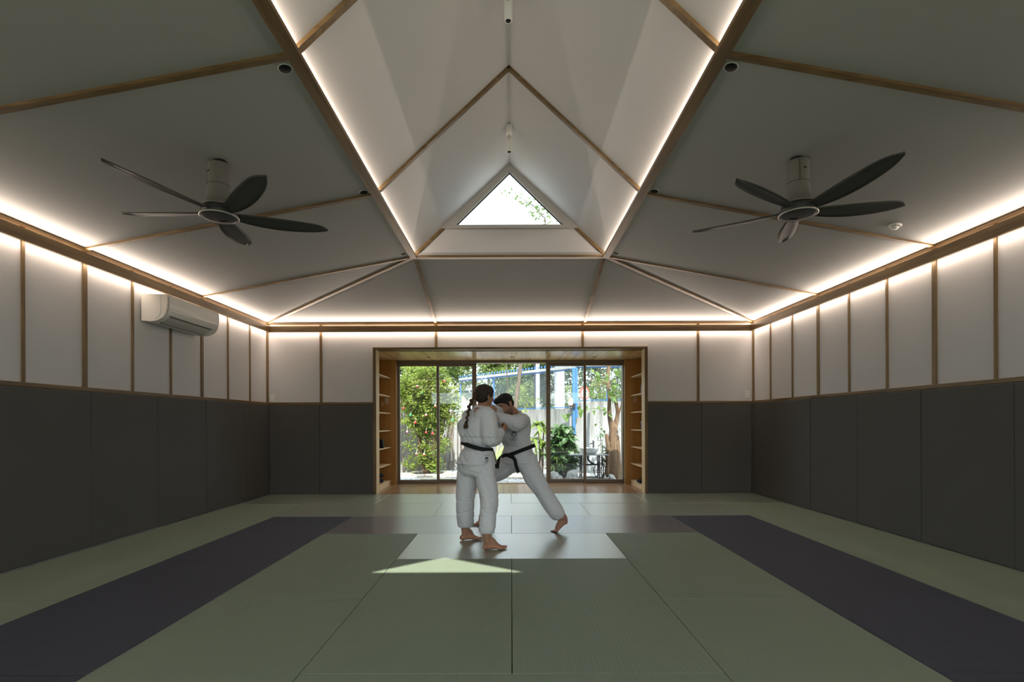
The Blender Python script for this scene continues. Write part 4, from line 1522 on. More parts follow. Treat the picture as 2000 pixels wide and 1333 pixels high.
# thick collar band around the neck, running down the front
cb = []
for t in np.linspace(-0.25, PI + 0.25, 13):
    cb.append(w_nck + V((-0.006, -0.006, 0.006)) - wF * (0.060 * math.sin(t) - 0.008) + wR * (0.074 * math.cos(t)) + V((0, 0, 0.016 * math.sin(t) - 0.008)))
fr = w_chs + wF * 0.128
cb = [fr + wR * 0.02 + V((0, 0, -0.02)), fr + wR * 0.055 + V((0, 0, 0.08))] + cb + [fr - wR * 0.055 + V((0, 0, 0.08)), fr - wR * 0.0 + V((0, 0, -0.02))]
link('collar', mesh_py(*tube(cb, [(0.010, 0.019)] * len(cb), 10, 60, ref=wR)), M['gi_trim'], woman, smooth=True)
# belt
bn = V((0.27, 0.0, 1)).normalized()
w_belt = ring_band('belt', w_wst + V((0.0, 0, 0.002)), wR * 0.150, wF * 0.122, bn + V((-0.0, 0, 0)), 0.040, 0.008, M['belt'], woman, wav=0.004)
kn = w_wst + wF * 0.128 + wR * 0.035 + V((0, 0, -0.012))
link('belt_knot', mesh_py(*ellipsoid(kn, (0.030, 0.026, 0.024), None, 12, 8)), M['belt'], w_belt, smooth=True)
strap('belt_end', [kn, kn + V((0.035, -0.02, -0.03)), kn + V((0.055, -0.03, -0.10)), kn + V((0.075, -0.03, -0.20))], 0.038, 0.007, (1, -0.5, 0.1), M['belt'], w_belt)
strap('belt_end', [kn, kn + V((-0.02, 0.03, -0.05)), kn + V((-0.02, 0.05, -0.13)), kn + V((-0.01, 0.05, -0.21))], 0.038, 0.007, (1, -0.5, 0.1), M['belt'], w_belt)

# trousers
tr = [ell_loft([(w_wst + V((0, 0, -0.02)), wR * 0.132, wF * 0.104), (w_pel, wR * 0.172, wF * 0.138), (w_pel + V((0, 0, -0.08)), wR * 0.178, wF * 0.138), (w_pel + V((0, 0, -0.13)), wR * 0.150, wF * 0.110)])]
hemR, hemL = P(950.5, 1036, 4.685), P(908.5, 1024, 5.05)
tr += [limb([w_hipR + V((0, 0, 0.02)), w_hipR.lerp(w_knR, 0.5) + V((0.0, 0, 0)), w_knR + V((0.002, 0, 0)), w_knR.lerp(hemR, 0.55), hemR], [0.104, 0.100, 0.089, 0.083, 0.078], 18),
       limb([w_hipL + V((0, 0, 0.02)), w_hipL.lerp(w_knL, 0.5), w_knL + V((0, 0, 0)), w_knL.lerp(hemL, 0.55), hemL], [0.104, 0.104, 0.094, 0.090, 0.084], 18)]


def flat_hem(shells, hz):
    """cut the round ends of the trouser legs into flat hems"""
    out = []
    for vs, fs in shells:
        out.append(([V((v.x, v.y, max(v.z, hz(v)))) for v in vs], fs))
    return out


tr = flat_hem(tr, lambda v: hemL.z - 0.030 if v.y > 4.9 else hemR.z - 0.030)
trousers = organic('trousers', tr, 0.0075, 3, M['gi'], woman, disp=folds(5, 0.016, ((10, 10, 2.5), (3, 3, 13)), 1.0))
dd = V((0.15, 1, 0))
decal('makers_patch', jacket, P(949.5, 897, 4.70), dd, (1, -0.1, 0), (0, 0, 1), rects([(-0.020, 0.020, 0.030, 0.034), (-0.020, 0.020, -0.040, -0.036), (-0.014, 0.012, -0.004, 0.016), (-0.010, 0.014, -0.020, -0.012), (-0.016, -0.006, -0.030, -0.024), (0.0, 0.014, -0.030, -0.024)]), M['ink'], jacket)

# ------------------------------------------------------------ man lunging
ma = math.radians(226)
mF = V((math.cos(ma), math.sin(ma), 0))
mL = V((-math.sin(ma), math.cos(ma), 0))
m_pel = P(1014, 897, 5.50)
m_wst = P(1011, 876, 5.49)
m_chs = P(1004, 846, 5.47)
m_nck = P(1003, 812, 5.46)
m_hd = P(986.5, 792.5, 5.36)
m_shL, m_shR = P(1021, 823, 5.39), P(987, 816, 5.57)
m_elL, m_wrL = V((0.055, 5.17, 1.165)), V((-0.135, 5.055, 1.222))
m_elR, m_wrR = V((-0.140, 5.30, 1.285)), V((-0.188, 4.850, 1.322))
m_hipL, m_hipR = P(1027, 905, 5.45), P(999, 905, 5.57)
m_knL, m_knR = P(1058, 957, 5.43), P(951, 933, 5.66)
m_anL, m_anR = P(1100.5, 1012, 5.42), P(948, 1006, 5.80)
m_baL = V((P(1088, 1036, 5.42).x, 5.41, 0.0))
m_heL = P(1107.5, 1021, 5.42)
m_heR, m_baR = V((m_anR.x + 0.04, 5.81, 0.0)), V((m_anR.x - 0.10, 5.80, 0.0))
mHF = V((-0.72, -0.60, -0.46))
mHR = frame(mHF, (-0.30, -0.10, 1))

skin = head_shells(m_hd, mHR, 1.0, True)
skin += [limb([m_hd + mHR @ V((-0.025, 0, -0.045)), m_nck + V((0, 0, 0.02)), m_nck + V((0.01, 0, -0.06))], [0.058, 0.060, 0.072])]
skin += [ell_loft([(m_nck + V((0, 0, -0.02)), mL * 0.09, mF * 0.06), (m_nck + V((0.005, 0, -0.07)), mL * 0.155, mF * 0.08), (m_chs, mL * 0.145, mF * 0.10), (m_wst, mL * 0.13, mF * 0.09), (m_pel, mL * 0.145, mF * 0.10), (m_pel + V((0, 0, -0.08)), mL * 0.12, mF * 0.09)])]
skin += [limb([m_shL, m_elL, m_wrL], [0.050, 0.040, 0.028]), limb([m_shR, m_elR, m_wrR], [0.050, 0.040, 0.028])]
skin += [limb([m_hipL, m_knL, m_knL.lerp(m_anL, 0.3), m_anL], [0.080, 0.056, 0.056, 0.038]), limb([m_hipR, m_knR, m_knR.lerp(m_anR, 0.35), m_anR], [0.080, 0.056, 0.056, 0.038])]
skin += hand_shells(m_wrL, V((-0.09, -0.07, -0.02)), V((0.2, 0.3, -0.9)), 1, (0.75, 0.8, 0.85, 0.9), 0.6, 1.0)
skin += hand_shells(m_wrR, V((-0.10, -0.050, -0.006)), V((-0.25, 0.80, -0.35)), 1, (0.22, 0.24, 0.26, 0.30), 0.2, 1.0)
skin += foot_shells(m_anL, m_heL, m_baL, V((-1, -0.05, -0.10)), 1.0, -1)
skin += foot_shells(m_anR, m_heR, m_baR, V((-1, -0.05, 0)), 1.0, 1)
man = organic('person', skin, 0.0055, 3, M['skin_m'])
props(man, 'person with short black hair and beard in white judo suit, lunging with head down', 'person')
mRi = mHR.transposed()


def man_tone(c):
    q = mRi @ (c - m_hd)
    if q.length < 0.17 and q.x > -0.03 and q.z < -0.028 and c.z > 1.2:
        lip = q.x > 0.088 and abs(q.y) < 0.024 and -0.078 < q.z < -0.052
        if lip:
            return (0.92, 0.70, 0.66)
        k = min(1, max(0, (-0.028 - q.z) / 0.03))
        if q.x > 0.055 and q.z > -0.046 and abs(q.y) > 0.03:
            k *= 0.3
        return (1 - 0.50 * k, 1 - 0.44 * k, 1 - 0.38 * k)
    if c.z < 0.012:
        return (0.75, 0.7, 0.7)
    return (1, 1, 1)


set_tone(man, man_tone)


def MW(x, y, z):
    return m_hd + mHR @ V((x, y, z))


face_parts(m_hd, mHR, 1.0, man, M['hair_m'], 0.35)
hs = [ellipsoid(MW(-0.018, 0, 0.050), (0.100, 0.080, 0.076), mHR, 20, 14), ellipsoid(MW(0.040, 0, 0.086), (0.056, 0.062, 0.034), mHR, 18, 12), ellipsoid(MW(-0.060, 0, 0.005), (0.050, 0.068, 0.060), mHR, 16, 12),
      tube([MW(0.070, -0.040, 0.082), MW(0.088, 0.0, 0.080), MW(0.072, 0.042, 0.080)], [0.020, 0.022, 0.020], 10),
      tube([MW(0.052, 0.058, 0.062), MW(0.016, 0.073, 0.030), MW(0.004, 0.074, -0.010)], [0.016, 0.013, 0.009], 10), tube([MW(0.052, -0.058, 0.062), MW(0.016, -0.073, 0.030), MW(0.004, -0.074, -0.010)], [0.016, 0.013, 0.009], 10)]
organic('hair', hs, 0.005, 3, M['hair_m'], man, disp=folds(9, 0.003, ((46, 46, 30),)))

jk = [ell_loft([(m_nck + V((0.004, 0, 0.012)), mL * 0.085, mF * 0.074), (m_nck + V((0.008, 0, -0.045)), mL * 0.180, mF * 0.108), (m_chs + V((0, 0, 0.06)), mL * 0.205, mF * 0.132), (m_chs + V((0, 0, -0.05)), mL * 0.188, mF * 0.134), (m_wst + V((0, 0, 0.035)), mL * 0.172, mF * 0.128), (m_wst, mL * 0.164, mF * 0.122), (m_wst + V((0.002, 0, -0.05)), mL * 0.182, mF * 0.142), (m_pel + V((0, 0, -0.045)), mL * 0.196, mF * 0.166)])]
jk += [limb([m_shL + V((-0.04, 0.05, 0.0)), m_shL, m_shL.lerp(m_elL, 0.55) + V((0, 0, 0.0)), m_elL + V((0, 0, -0.004)), m_elL.lerp(m_wrL, 0.5), m_elL.lerp(m_wrL, 0.88)], [0.080, 0.082, 0.080, 0.077, 0.072, 0.064], 16)]
jk += [limb([m_shR, m_shR.lerp(m_elR, 0.5), m_elR, m_elR.lerp(m_wrR, 0.52)], [0.092, 0.086, 0.070, 0.052], 16)]
mjacket = organic('jacket', jk, 0.0075, 5, M['gi'], man, disp=folds(3, 0.017, ((11, 11, 3), (4, 4, 9)), 1.0))
cb = []
for t in np.linspace(-0.2, PI + 0.2, 13):
    cb.append(m_nck + V((0.006, 0, 0.012)) - mF * (0.072 * math.sin(t) - 0.010) + mL * (0.088 * math.cos(t)) + V((0, 0, 0.030 * math.sin(t) - 0.004)))
fr = m_chs + mF * 0.140
cb = [fr - mF * 0.02 + mL * 0.055 + V((0, 0, 0.06)), fr - mF * 0.005 + mL * 0.078 + V((0, 0, 0.11))] + cb + [fr - mF * 0.005 - mL * 0.078 + V((0, 0, 0.11)), fr - mF * 0.02 - mL * 0.05 + V((0, 0, 0.05))]
link('collar', mesh_py(*tube(cb, [(0.011, 0.021)] * len(cb), 10, 70, ref=mL)), M['gi_trim'], man, smooth=True)
bn = V((-0.36, 0.0, 1)).normalized()
m_belt = ring_band('belt', m_wst + V((0.004, 0, -0.030)), mL * 0.184, mF * 0.142, bn, 0.040, 0.008, M['belt'], man, wav=0.004)
kn = m_wst + mF * 0.165 + mL * 0.055 + V((0, 0, -0.075))
link('belt_knot', mesh_py(*ellipsoid(kn, (0.036, 0.026, 0.024), None, 12, 8)), M['belt'], m_belt, smooth=True)
strap('belt_end', [kn, kn + V((-0.06, -0.03, 0.022)), kn + V((-0.115, -0.03, -0.010)), kn + V((-0.135, -0.03, -0.085)), kn + V((-0.138, -0.03, -0.13))], 0.036, 0.007, (0.5, -0.6, 0.4), M['belt'], m_belt)
strap('belt_end', [kn, kn + V((0.04, -0.03, -0.035)), kn + V((0.055, -0.03, -0.10)), kn + V((0.080, -0.03, -0.175))], 0.036, 0.007, (1, -0.3, 0.25), M['belt'], m_belt)

hemL_, hemR_ = P(1087.5, 1004, 5.425), P(951, 992, 5.79)
tr = [ell_loft([(m_wst + V((0, 0, -0.03)), mL * 0.150, mF * 0.115), (m_pel, mL * 0.170, mF * 0.138), (m_pel + V((0, 0, -0.075)), mL * 0.160, mF * 0.130), (m_pel + V((0, 0, -0.115)), mL * 0.110, mF * 0.10)])]
tr += [limb([m_hipL + V((0, 0, 0.03)), m_hipL.lerp(m_knL, 0.5), m_knL, m_knL.lerp(hemL_, 0.6), hemL_], [0.120, 0.112, 0.096, 0.092, 0.086], 18),
       limb([m_hipR + V((0, 0, 0.02)), m_hipR.lerp(m_knR, 0.5), m_knR + V((0, 0, 0.0)), m_knR.lerp(hemR_, 0.4), hemR_], [0.118, 0.112, 0.100, 0.090, 0.082], 18)]
mtr = organic('trousers', tr, 0.0075, 3, M['gi'], man, disp=folds(8, 0.016, ((10, 10, 3), (4, 4, 11)), 1.0))
dd = V((0.02, 1, 0.0))
crest = strokes_ring(0.030, 0.036, 24) + strokes_ring(0.012, 0.020, 14, 0.0, 0.006, 1.1) + rects([(-0.026, -0.006, -0.006, 0.000), (0.006, 0.026, -0.006, 0.000), (-0.004, 0.004, -0.030, -0.012), (-0.018, 0.018, 0.022, 0.027), (-0.022, -0.012, 0.004, 0.018), (0.012, 0.022, 0.004, 0.018),
        (-0.040, -0.034, -0.050, -0.040), (-0.030, -0.022, -0.050, -0.040), (-0.018, -0.010, -0.052, -0.042), (-0.006, 0.002, -0.052, -0.042), (0.006, 0.014, -0.052, -0.042), (0.018, 0.026, -0.050, -0.040), (0.030, 0.036, -0.050, -0.040), (-0.030, 0.030, -0.062, -0.057)])
decal('chest_crest', mjacket, P(1003.5, 850, 5.3), dd, (1, 0.02, 0), (0.1, 0, 1), crest, M['ink'], mjacket)
sd_ = V((-0.1, 0.75, -0.75))
for rc in ((-0.055, 0.015, -0.030, -0.022), (0.0, 0.050, 0.006, 0.014)):
    decal('shoulder_stripe', mjacket, P(1013, 812, 5.35), sd_, (1, 0, 0.10), (0, 0.7, 0.7), rects([rc], 8), M['ink'], mjacket)


# ================================================================ GARDEN
GZ = -0.12
RNG = np.random.default_rng(11)
M['soil'] = plain('pale_gravel_bed', (0.34, 0.335, 0.32), 0.95, 0.2, var=0.25, vscale=25, bump=0.6, bscale=40)
M['pebble'] = leaf_mat('pebbles', (0.22, 0.23, 0.25), (0.62, 0.615, 0.60), 0.0, 0.7)
M['stone'] = plain('pale_paving_stone', (0.36, 0.33, 0.28), 0.85, 0.2, var=0.12, vscale=7, bump=0.3, bscale=30)
M['rock'] = plain('white_rock', (0.27, 0.27, 0.255), 0.85, 0.2, var=0.15, vscale=10, bump=0.5, bscale=25)
M['bark'] = plain('brown_bark', (0.11, 0.072, 0.043), 0.9, 0.15, var=0.35, vscale=18, bump=1.0, bscale=45)
M['barkpale'] = plain('pale_bark', (0.34, 0.28, 0.22), 0.9, 0.15, var=0.3, vscale=22, bump=0.9, bscale=45)
M['stick'] = plain('weathered_pole', (0.18, 0.14, 0.108), 0.9, 0.15, var=0.3, vscale=14, bump=0.6, bscale=60)
M['sheet'] = plain('white_sheet', (0.29, 0.295, 0.305), 0.6, 0.3, var=0.04, vscale=2)
M['tin'] = plain('grey_tin_roof', (0.24, 0.265, 0.27), 0.5, 0.4, 0.2, var=0.06)
M['blue'] = plain('blue_paint', (0.035, 0.125, 0.34), 0.5, 0.4, var=0.1, vscale=10)
M['railgrey'] = plain('pale_grey_rail', (0.24, 0.245, 0.24), 0.6, 0.3, var=0.15, vscale=9)
M['wire'] = plain('galvanised_wire', (0.18, 0.22, 0.25), 0.5, 0.5, 0.3)
M['col'] = plain('white_column', (0.30, 0.31, 0.33), 0.7, 0.2, var=0.05)
M['signred'] = plain('sign_red', (0.50, 0.055, 0.025), 0.45, 0.4)
M['signwhite'] = plain('sign_white', (0.36, 0.36, 0.355), 0.45, 0.4)
M['iron'] = plain('black_iron', (0.020, 0.022, 0.026), 0.55, 0.4, 0.3)
M['marble'] = plain('grey_stone_top', (0.20, 0.215, 0.23), 0.35, 0.5, var=0.1, vscale=8)
M['ceramic'] = plain('white_ceramic', (0.36, 0.365, 0.37), 0.12, 0.6)
M['lamp'] = plain('warm_lamp_glass', (0.9, 0.75, 0.5), 0.3, 0.4, emit=(1.0, 0.66, 0.28), estr=3.0)
M['tile'] = plain('old_roof_tile', (0.26, 0.18, 0.145), 0.8, 0.2, var=0.2, vscale=9)
M['lf_bush'] = leaf_mat('yellow_green_leaf', (0.085, 0.15, 0.022), (0.29, 0.36, 0.07), 0.5)
M['lf_tree'] = leaf_mat('tree_leaf', (0.04, 0.085, 0.018), (0.17, 0.235, 0.055), 0.45)
M['lf_dark'] = leaf_mat('dark_shrub_leaf', (0.018, 0.055, 0.016), (0.075, 0.15, 0.045), 0.3, 0.4)
M['lf_cord'] = leaf_mat('cordyline_leaf', (0.06, 0.13, 0.018), (0.19, 0.27, 0.05), 0.4)
M['lf_strap'] = leaf_mat('strap_leaf', (0.09, 0.16, 0.04), (0.27, 0.34, 0.14), 0.4)
M['lf_heart'] = leaf_mat('heart_leaf', (0.045, 0.115, 0.018), (0.14, 0.22, 0.05), 0.45)
M['lf_blade'] = leaf_mat('grey_blade_leaf', (0.10, 0.17, 0.10), (0.30, 0.38, 0.28), 0.3)


def concrete_wall_mat():
    m, nt, b = new_mat('stained_concrete')
    tc = N(nt, 'ShaderNodeTexCoord')
    mp = N(nt, 'ShaderNodeMapping')
    mp.inputs['Scale'].default_value = (5, 5, 0.7)
    nt.links.new(tc.outputs['Object'], mp.inputs['Vector'])
    n1 = N(nt, 'ShaderNodeTexNoise')
    n1.inputs['Scale'].default_value = 1.5
    n1.inputs['Detail'].default_value = 8
    n1.inputs['Roughness'].default_value = 0.7
    nt.links.new(mp.outputs['Vector'], n1.inputs['Vector'])
    sx = N(nt, 'ShaderNodeSeparateXYZ')
    nt.links.new(tc.outputs['Object'], sx.inputs[0])
    mr = N(nt, 'ShaderNodeMapRange')
    mr.inputs['From Min'].default_value = 0.7
    mr.inputs['From Max'].default_value = 1.75
    mr.inputs['To Max'].default_value = 0.32
    nt.links.new(sx.outputs['Z'], mr.inputs['Value'])
    ad = N(nt, 'ShaderNodeMath', operation='ADD')
    nt.links.new(n1.outputs['Fac'], ad.inputs[0])
    nt.links.new(mr.outputs['Result'], ad.inputs[1])
    rp = N(nt, 'ShaderNodeValToRGB')
    e = rp.color_ramp.elements
    e[0].position, e[0].color = 0.55, (0.25, 0.255, 0.255, 1)
    e[1].position, e[1].color = 0.92, (0.075, 0.075, 0.068, 1)
    k = e.new(0.72)
    k.color = (0.19, 0.19, 0.18, 1)
    nt.links.new(ad.outputs[0], rp.inputs['Fac'])
    nt.links.new(rp.outputs['Color'], b.inputs['Base Color'])
    b.inputs['Roughness'].default_value = 0.9
    return m


M['cwall'] = concrete_wall_mat()


def bark_streak(name, c0, c1):
    return wood(name, c0, c1, 2, rough=0.9, scale=1.2, spec=0.15, bump=0.9)


M['trunk'] = bark_streak('streaked_bark', (0.055, 0.034, 0.02), (0.16, 0.108, 0.07))
M['trunkpale'] = bark_streak('streaked_pale_bark', (0.05, 0.04, 0.032), (0.17, 0.145, 0.118))

ground = box('ground', -9, 9, YD + 0.13, 26, GZ - 0.1, GZ, M['soil'])
props(ground, 'pale gravel yard outside the sliding doors', kind='structure')
ground2 = box('ground_entrance', -9, 9, -9, YF - 0.16, -0.2, -0.10, plain('low_bounce_ground', (0.035, 0.055, 0.02), 0.9, 0.2))  # made dark so less sunlight bounces up to the ceiling
props(ground2, 'unseen ground behind the viewer, darkened to weaken bounced light', kind='structure')


bw = box('sky_blocker', -9, 9, -7.4, -7.2, -0.2, 2.2, plain('dark_blocker', (0.05, 0.065, 0.035), 0.9, 0.2))  # added blocker, keeps low sky out of the door glass reflections
props(bw, 'unseen dark wall added behind the viewer to block low sky reflections', kind='structure')


# ---------------- leaf scatter
def leaves_mesh(centres, size, aspect=0.5, jitter=0.35, droop=0.25, seed=1, out=None):
    """folded diamond leaves; centres (n,3)"""
    rg = np.random.default_rng(seed)
    n = len(centres)
    a = rg.normal(size=(n, 3))
    a[:, 2] = a[:, 2] * 0.6 - droop
    if out is not None:
        a += out * 0.9
    a /= np.linalg.norm(a, axis=1)[:, None]
    b = np.cross(a, rg.normal(size=(n, 3)) * 0.5 + np.array([0, 0, 1.2]))
    b /= np.linalg.norm(b, axis=1)[:, None] + 1e-9
    c = np.cross(a, b)
    s = size * (1 + jitter * rg.normal(size=n)).clip(0.4, 1.9)
    L = s[:, None] * a
    W = (s * aspect * 0.5)[:, None] * b
    U = (s * 0.10)[:, None] * c
    p0 = centres
    p1 = centres + L * 0.45 + W + U
    p2 = centres + L
    p3 = centres + L * 0.45 - W + U
    V_ = np.stack([p0, p1, p2, p3], 1).reshape(-1, 3)
    me = bpy.data.meshes.new('leaves')
    me.vertices.add(4 * n)
    me.vertices.foreach_set('co', V_.ravel())
    tri = (np.array([[0, 1, 2, 0, 2, 3]]) + 4 * np.arange(n)[:, None]).ravel()
    me.loops.add(6 * n)
    me.loops.foreach_set('vertex_index', tri)
    me.polygons.add(2 * n)
    me.polygons.foreach_set('loop_start', np.arange(0, 6 * n, 3))
    me.polygons.foreach_set('loop_total', np.full(2 * n, 3))
    me.update(calc_edges=True)
    me.validate()
    return me


def foliage(name, centres, size, mat, parent, seed=1, aspect=0.5, droop=0.25, out=None):
    o = link(name, leaves_mesh(np.asarray(centres, float), size, aspect, 0.35, droop, seed, out), mat, parent)
    o['kind'] = 'stuff'
    return o


def cloud(clumps, n, seed, shell=0.55):
    """points spread over the outsides of ellipsoid clumps (c, r)"""
    rg = np.random.default_rng(seed)
    vol = np.array([r[0] * r[1] * r[2] for c, r in clumps]) ** 0.67
    k = rg.choice(len(clumps), size=n, p=vol / vol.sum())
    d = rg.normal(size=(n, 3))
    d /= np.linalg.norm(d, axis=1)[:, None]
    rad = shell + (1 - shell) * rg.random(n) ** 0.6
    C = np.array([c for c, r in clumps])[k]
    R = np.array([r for c, r in clumps])[k]
    return C + d * R * rad[:, None], d


def grow(base, top, n, seed, spread, r0, start=0.3):
    """main stem and side branches: list of (points, radii)"""
    rg = random.Random(seed)
    base, top = Vector(base), Vector(top)
    main = [base.lerp(top, t) + Vector((rg.uniform(-1, 1), rg.uniform(-1, 1), 0)) * 0.05 * (top - base).length * (t > 0) * 0.5 for t in (0, 0.25, 0.5, 0.75, 1)]
    out = [(main, [r0, r0 * 0.85, r0 * 0.7, r0 * 0.5, r0 * 0.25])]
    for i in range(n):
        t = rg.uniform(start, 0.98)
        p = base.lerp(top, t)
        a = rg.uniform(0, 2 * PI)
        L = spread * rg.uniform(0.5, 1.0) * (1.15 - 0.5 * t)
        d = Vector((math.cos(a), math.sin(a), rg.uniform(0.15, 0.8)))
        q = p + d * L
        out.append(([p, p.lerp(q, 0.5) + Vector((0, 0, 0.06 * L)), q], [r0 * 0.45 * (1.1 - t), r0 * 0.3 * (1.1 - t), r0 * 0.1]))
    return out


def stems_obj(name, stems, mat, parent, n=7):
    mb = MB()
    for pts, rad in stems:
        mb.add(*tube(pts, rad, n, 4 * (len(pts) - 1)))
    return mb.build(name, mat, parent, smooth=True, fix=False)


def tree(name, label, base, top, clumps, nleaf, size, mat, bark='bark', r0=0.1, nbr=14, spread=0.9, seed=1, cat_='tree', group=None, aspect=0.5):
    o = empty(name, base, label, cat_, group)
    st = grow(base, top, nbr, seed, spread, r0)
    tube_obj('trunk', st[0][0], st[0][1], M[bark], o, n=9)
    b = stems_obj('branches', st[1:], M[bark], o, 6)
    b['kind'] = 'stuff'
    c, d = cloud(clumps, nleaf, seed)
    foliage('foliage', c, size, M[mat], o, seed, aspect, 0.2, d)
    return o


# ---------------- ornament bush
bb = V((P(836, 925, 12.35).x, 12.35, GZ))
bush = empty('garden_bush', bb, 'tall bright green bush with small hanging ornaments beside the open doors', 'bush')
bst = []
rg = random.Random(4)
for i in range(11):
    a = rg.uniform(0, 2 * PI)
    x1, y1 = bb.x + rg.uniform(-0.62, 0.62), bb.y + rg.uniform(-0.3, 0.35)
    zt = rg.uniform(2.0, 2.85)
    p0 = bb + V((rg.uniform(-0.10, 0.10), rg.uniform(-0.08, 0.08), 0))
    bst.append(([p0, p0.lerp(V((x1, y1, zt)), 0.35) + V((rg.uniform(-0.12, 0.12), 0, 0)), p0.lerp(V((x1, y1, zt)), 0.7) + V((rg.uniform(-0.14, 0.14), 0, 0)), V((x1, y1, zt))], [0.032, 0.024, 0.017, 0.008]))
for i, st_ in enumerate(bst):
    tube_obj('stem', st_[0], st_[1], M['bark'], bush, n=7)
twigs = []
ends = []
for k in range(340):
    st_ = rg.choice(bst)[0]
    t = rg.random() ** 0.8
    i = min(2, int(t * 3))
    p = st_[i].lerp(st_[i + 1], t * 3 - i)
    if p.z < 1.0 and rg.random() < 0.9:
        p.z += 0.85
    a = rg.uniform(0, 2 * PI)
    L = rg.uniform(0.2, 0.55)
    q = p + V((math.cos(a) * L, math.sin(a) * L * 0.7, rg.uniform(-0.08, 0.30)))
    twigs.append(([p, p.lerp(q, 0.5) + V((0, 0, 0.04)), q], [0.007, 0.005, 0.003]))
    ends.append((p, q))
low = [((786, 905), 0.0), ((800, 893), 0.1), ((858, 895), 0.05), ((866, 880), 0.1), ((842, 905), 0), ((820, 890), 0), ((852, 915), 0), ((829, 870), 0), ((790, 868), 0), ((870, 862), 0)]
for (px, py), dy in low:
    q = P(px, py, 12.2 + dy)
    p = bb + V((0, 0, 0.12 if py > 885 else 0.55))
    twigs.append(([p, p.lerp(q, 0.5) + V((0, 0, 0.05)), q], [0.010, 0.007, 0.003]))
    ends += [(p.lerp(q, 0.5), q)] * 2
tw = stems_obj('twigs', twigs, M['bark'], bush, 5)
tw['kind'] = 'stuff'
cl, dr = [], []
for p, q in ends:
    for j in range(64):
        t = RNG.random()
        c = p.lerp(q, t) + V(RNG.normal(size=3) * 0.055)
        cl.append(c[:])
        dr.append((q - p).normalized()[:])
foliage('foliage', cl, 0.074, M['lf_bush'], bush, 21, 0.45, 0.1, np.array(dr) * 0.6)
# stone ring at the foot
ring = empty('stone_ring', V((bb.x, bb.y, GZ)), 'low pale stone edging around the ornament bush', 'edging')
for k in range(12):
    t0, t1 = 2 * PI * k / 12 + 0.02, 2 * PI * (k + 1) / 12 - 0.02
    pts = [(bb.x + r * math.cos(t) * 1.15, bb.y + r * math.sin(t), GZ) for r, t in ((0.36, t0), (0.52, t0), (0.53, (t0 + t1) / 2), (0.52, t1), (0.36, t1), (0.365, (t0 + t1) / 2))]
    prism('edging_stone', pts, (0, 0, 0.075 + 0.01 * math.sin(k * 2.3)), M['stone'], ring)
# stepping stones
SS = [(-1.75, 11.55, 0.42, 0.20), (-1.05, 11.95, 0.50, 0.26), (-0.98, 12.7, 0.46, 0.24), (-0.35, 12.35, 0.40, 0.22), (0.25, 11.75, 0.44, 0.22)]
SL = ['pale stepping stone closest to the ornament bush', 'largest pale stepping stone in the gravel', 'pale stepping stone beside the pole screen', 'pale stepping stone in the middle of the gravel', 'pale stepping stone towards the cordyline']
for i, (x, y, a, b) in enumerate(SS):
    rg2 = random.Random(i + 3)
    rr = [1 + 0.12 * rg2.uniform(-1, 1) for _ in range(11)]
    o = prism('stepping_stone', [(x + a * r * math.cos(2 * PI * k / 11), y + b * r * math.sin(2 * PI * k / 11), GZ - 0.01) for k, r in enumerate(rr)], (0, 0, 0.04), M['stone'])
    props(o, SL[i], 'stone', 'stepping stones')
# gravel
n = 15000
gx = RNG.uniform(-3.6, 3.6, n)
gy = YD + 0.3 + RNG.random(n) ** 0.9 * 4.3
lim = np.where(gx < -1.06, 12.60 + (gx + 3.6) * 0.5315, np.where(gx > 1.45, 12.45, 14.2))
keep = gy < lim
gx, gy = gx[keep], gy[keep]
n = len(gx)
gv, gf = [], []
oct_v = np.array([(1, 0, 0), (0, 1, 0), (-1, 0, 0), (0, -1, 0), (0, 0, 0.75), (0, 0, -0.4)], float)
oct_f = np.array([(0, 1, 4), (1, 2, 4), (2, 3, 4), (3, 0, 4), (1, 0, 5), (2, 1, 5), (3, 2, 5), (0, 3, 5)])
sz_ = RNG.uniform(0.012, 0.030, n)
ang = RNG.uniform(0, 2 * PI, n)
vv = oct_v[None] * sz_[:, None, None] * (1 + 0.3 * RNG.normal(size=(n, 6, 1)))
cs, sn = np.cos(ang)[:, None], np.sin(ang)[:, None]
vx = vv[:, :, 0] * cs - vv[:, :, 1] * sn + gx[:, None]
vy = vv[:, :, 0] * sn + vv[:, :, 1] * cs + gy[:, None]
vz = vv[:, :, 2] + GZ + 0.004
me = bpy.data.meshes.new('gravel')
me.from_pydata(np.stack([vx, vy, vz], 2).reshape(-1, 3).tolist(), [], (oct_f[None] + 6 * np.arange(n)[:, None, None]).reshape(-1, 3).tolist())
gr = link('gravel', me, M['pebble'])
props(gr, 'loose grey and white gravel covering the yard', 'gravel', kind='stuff')

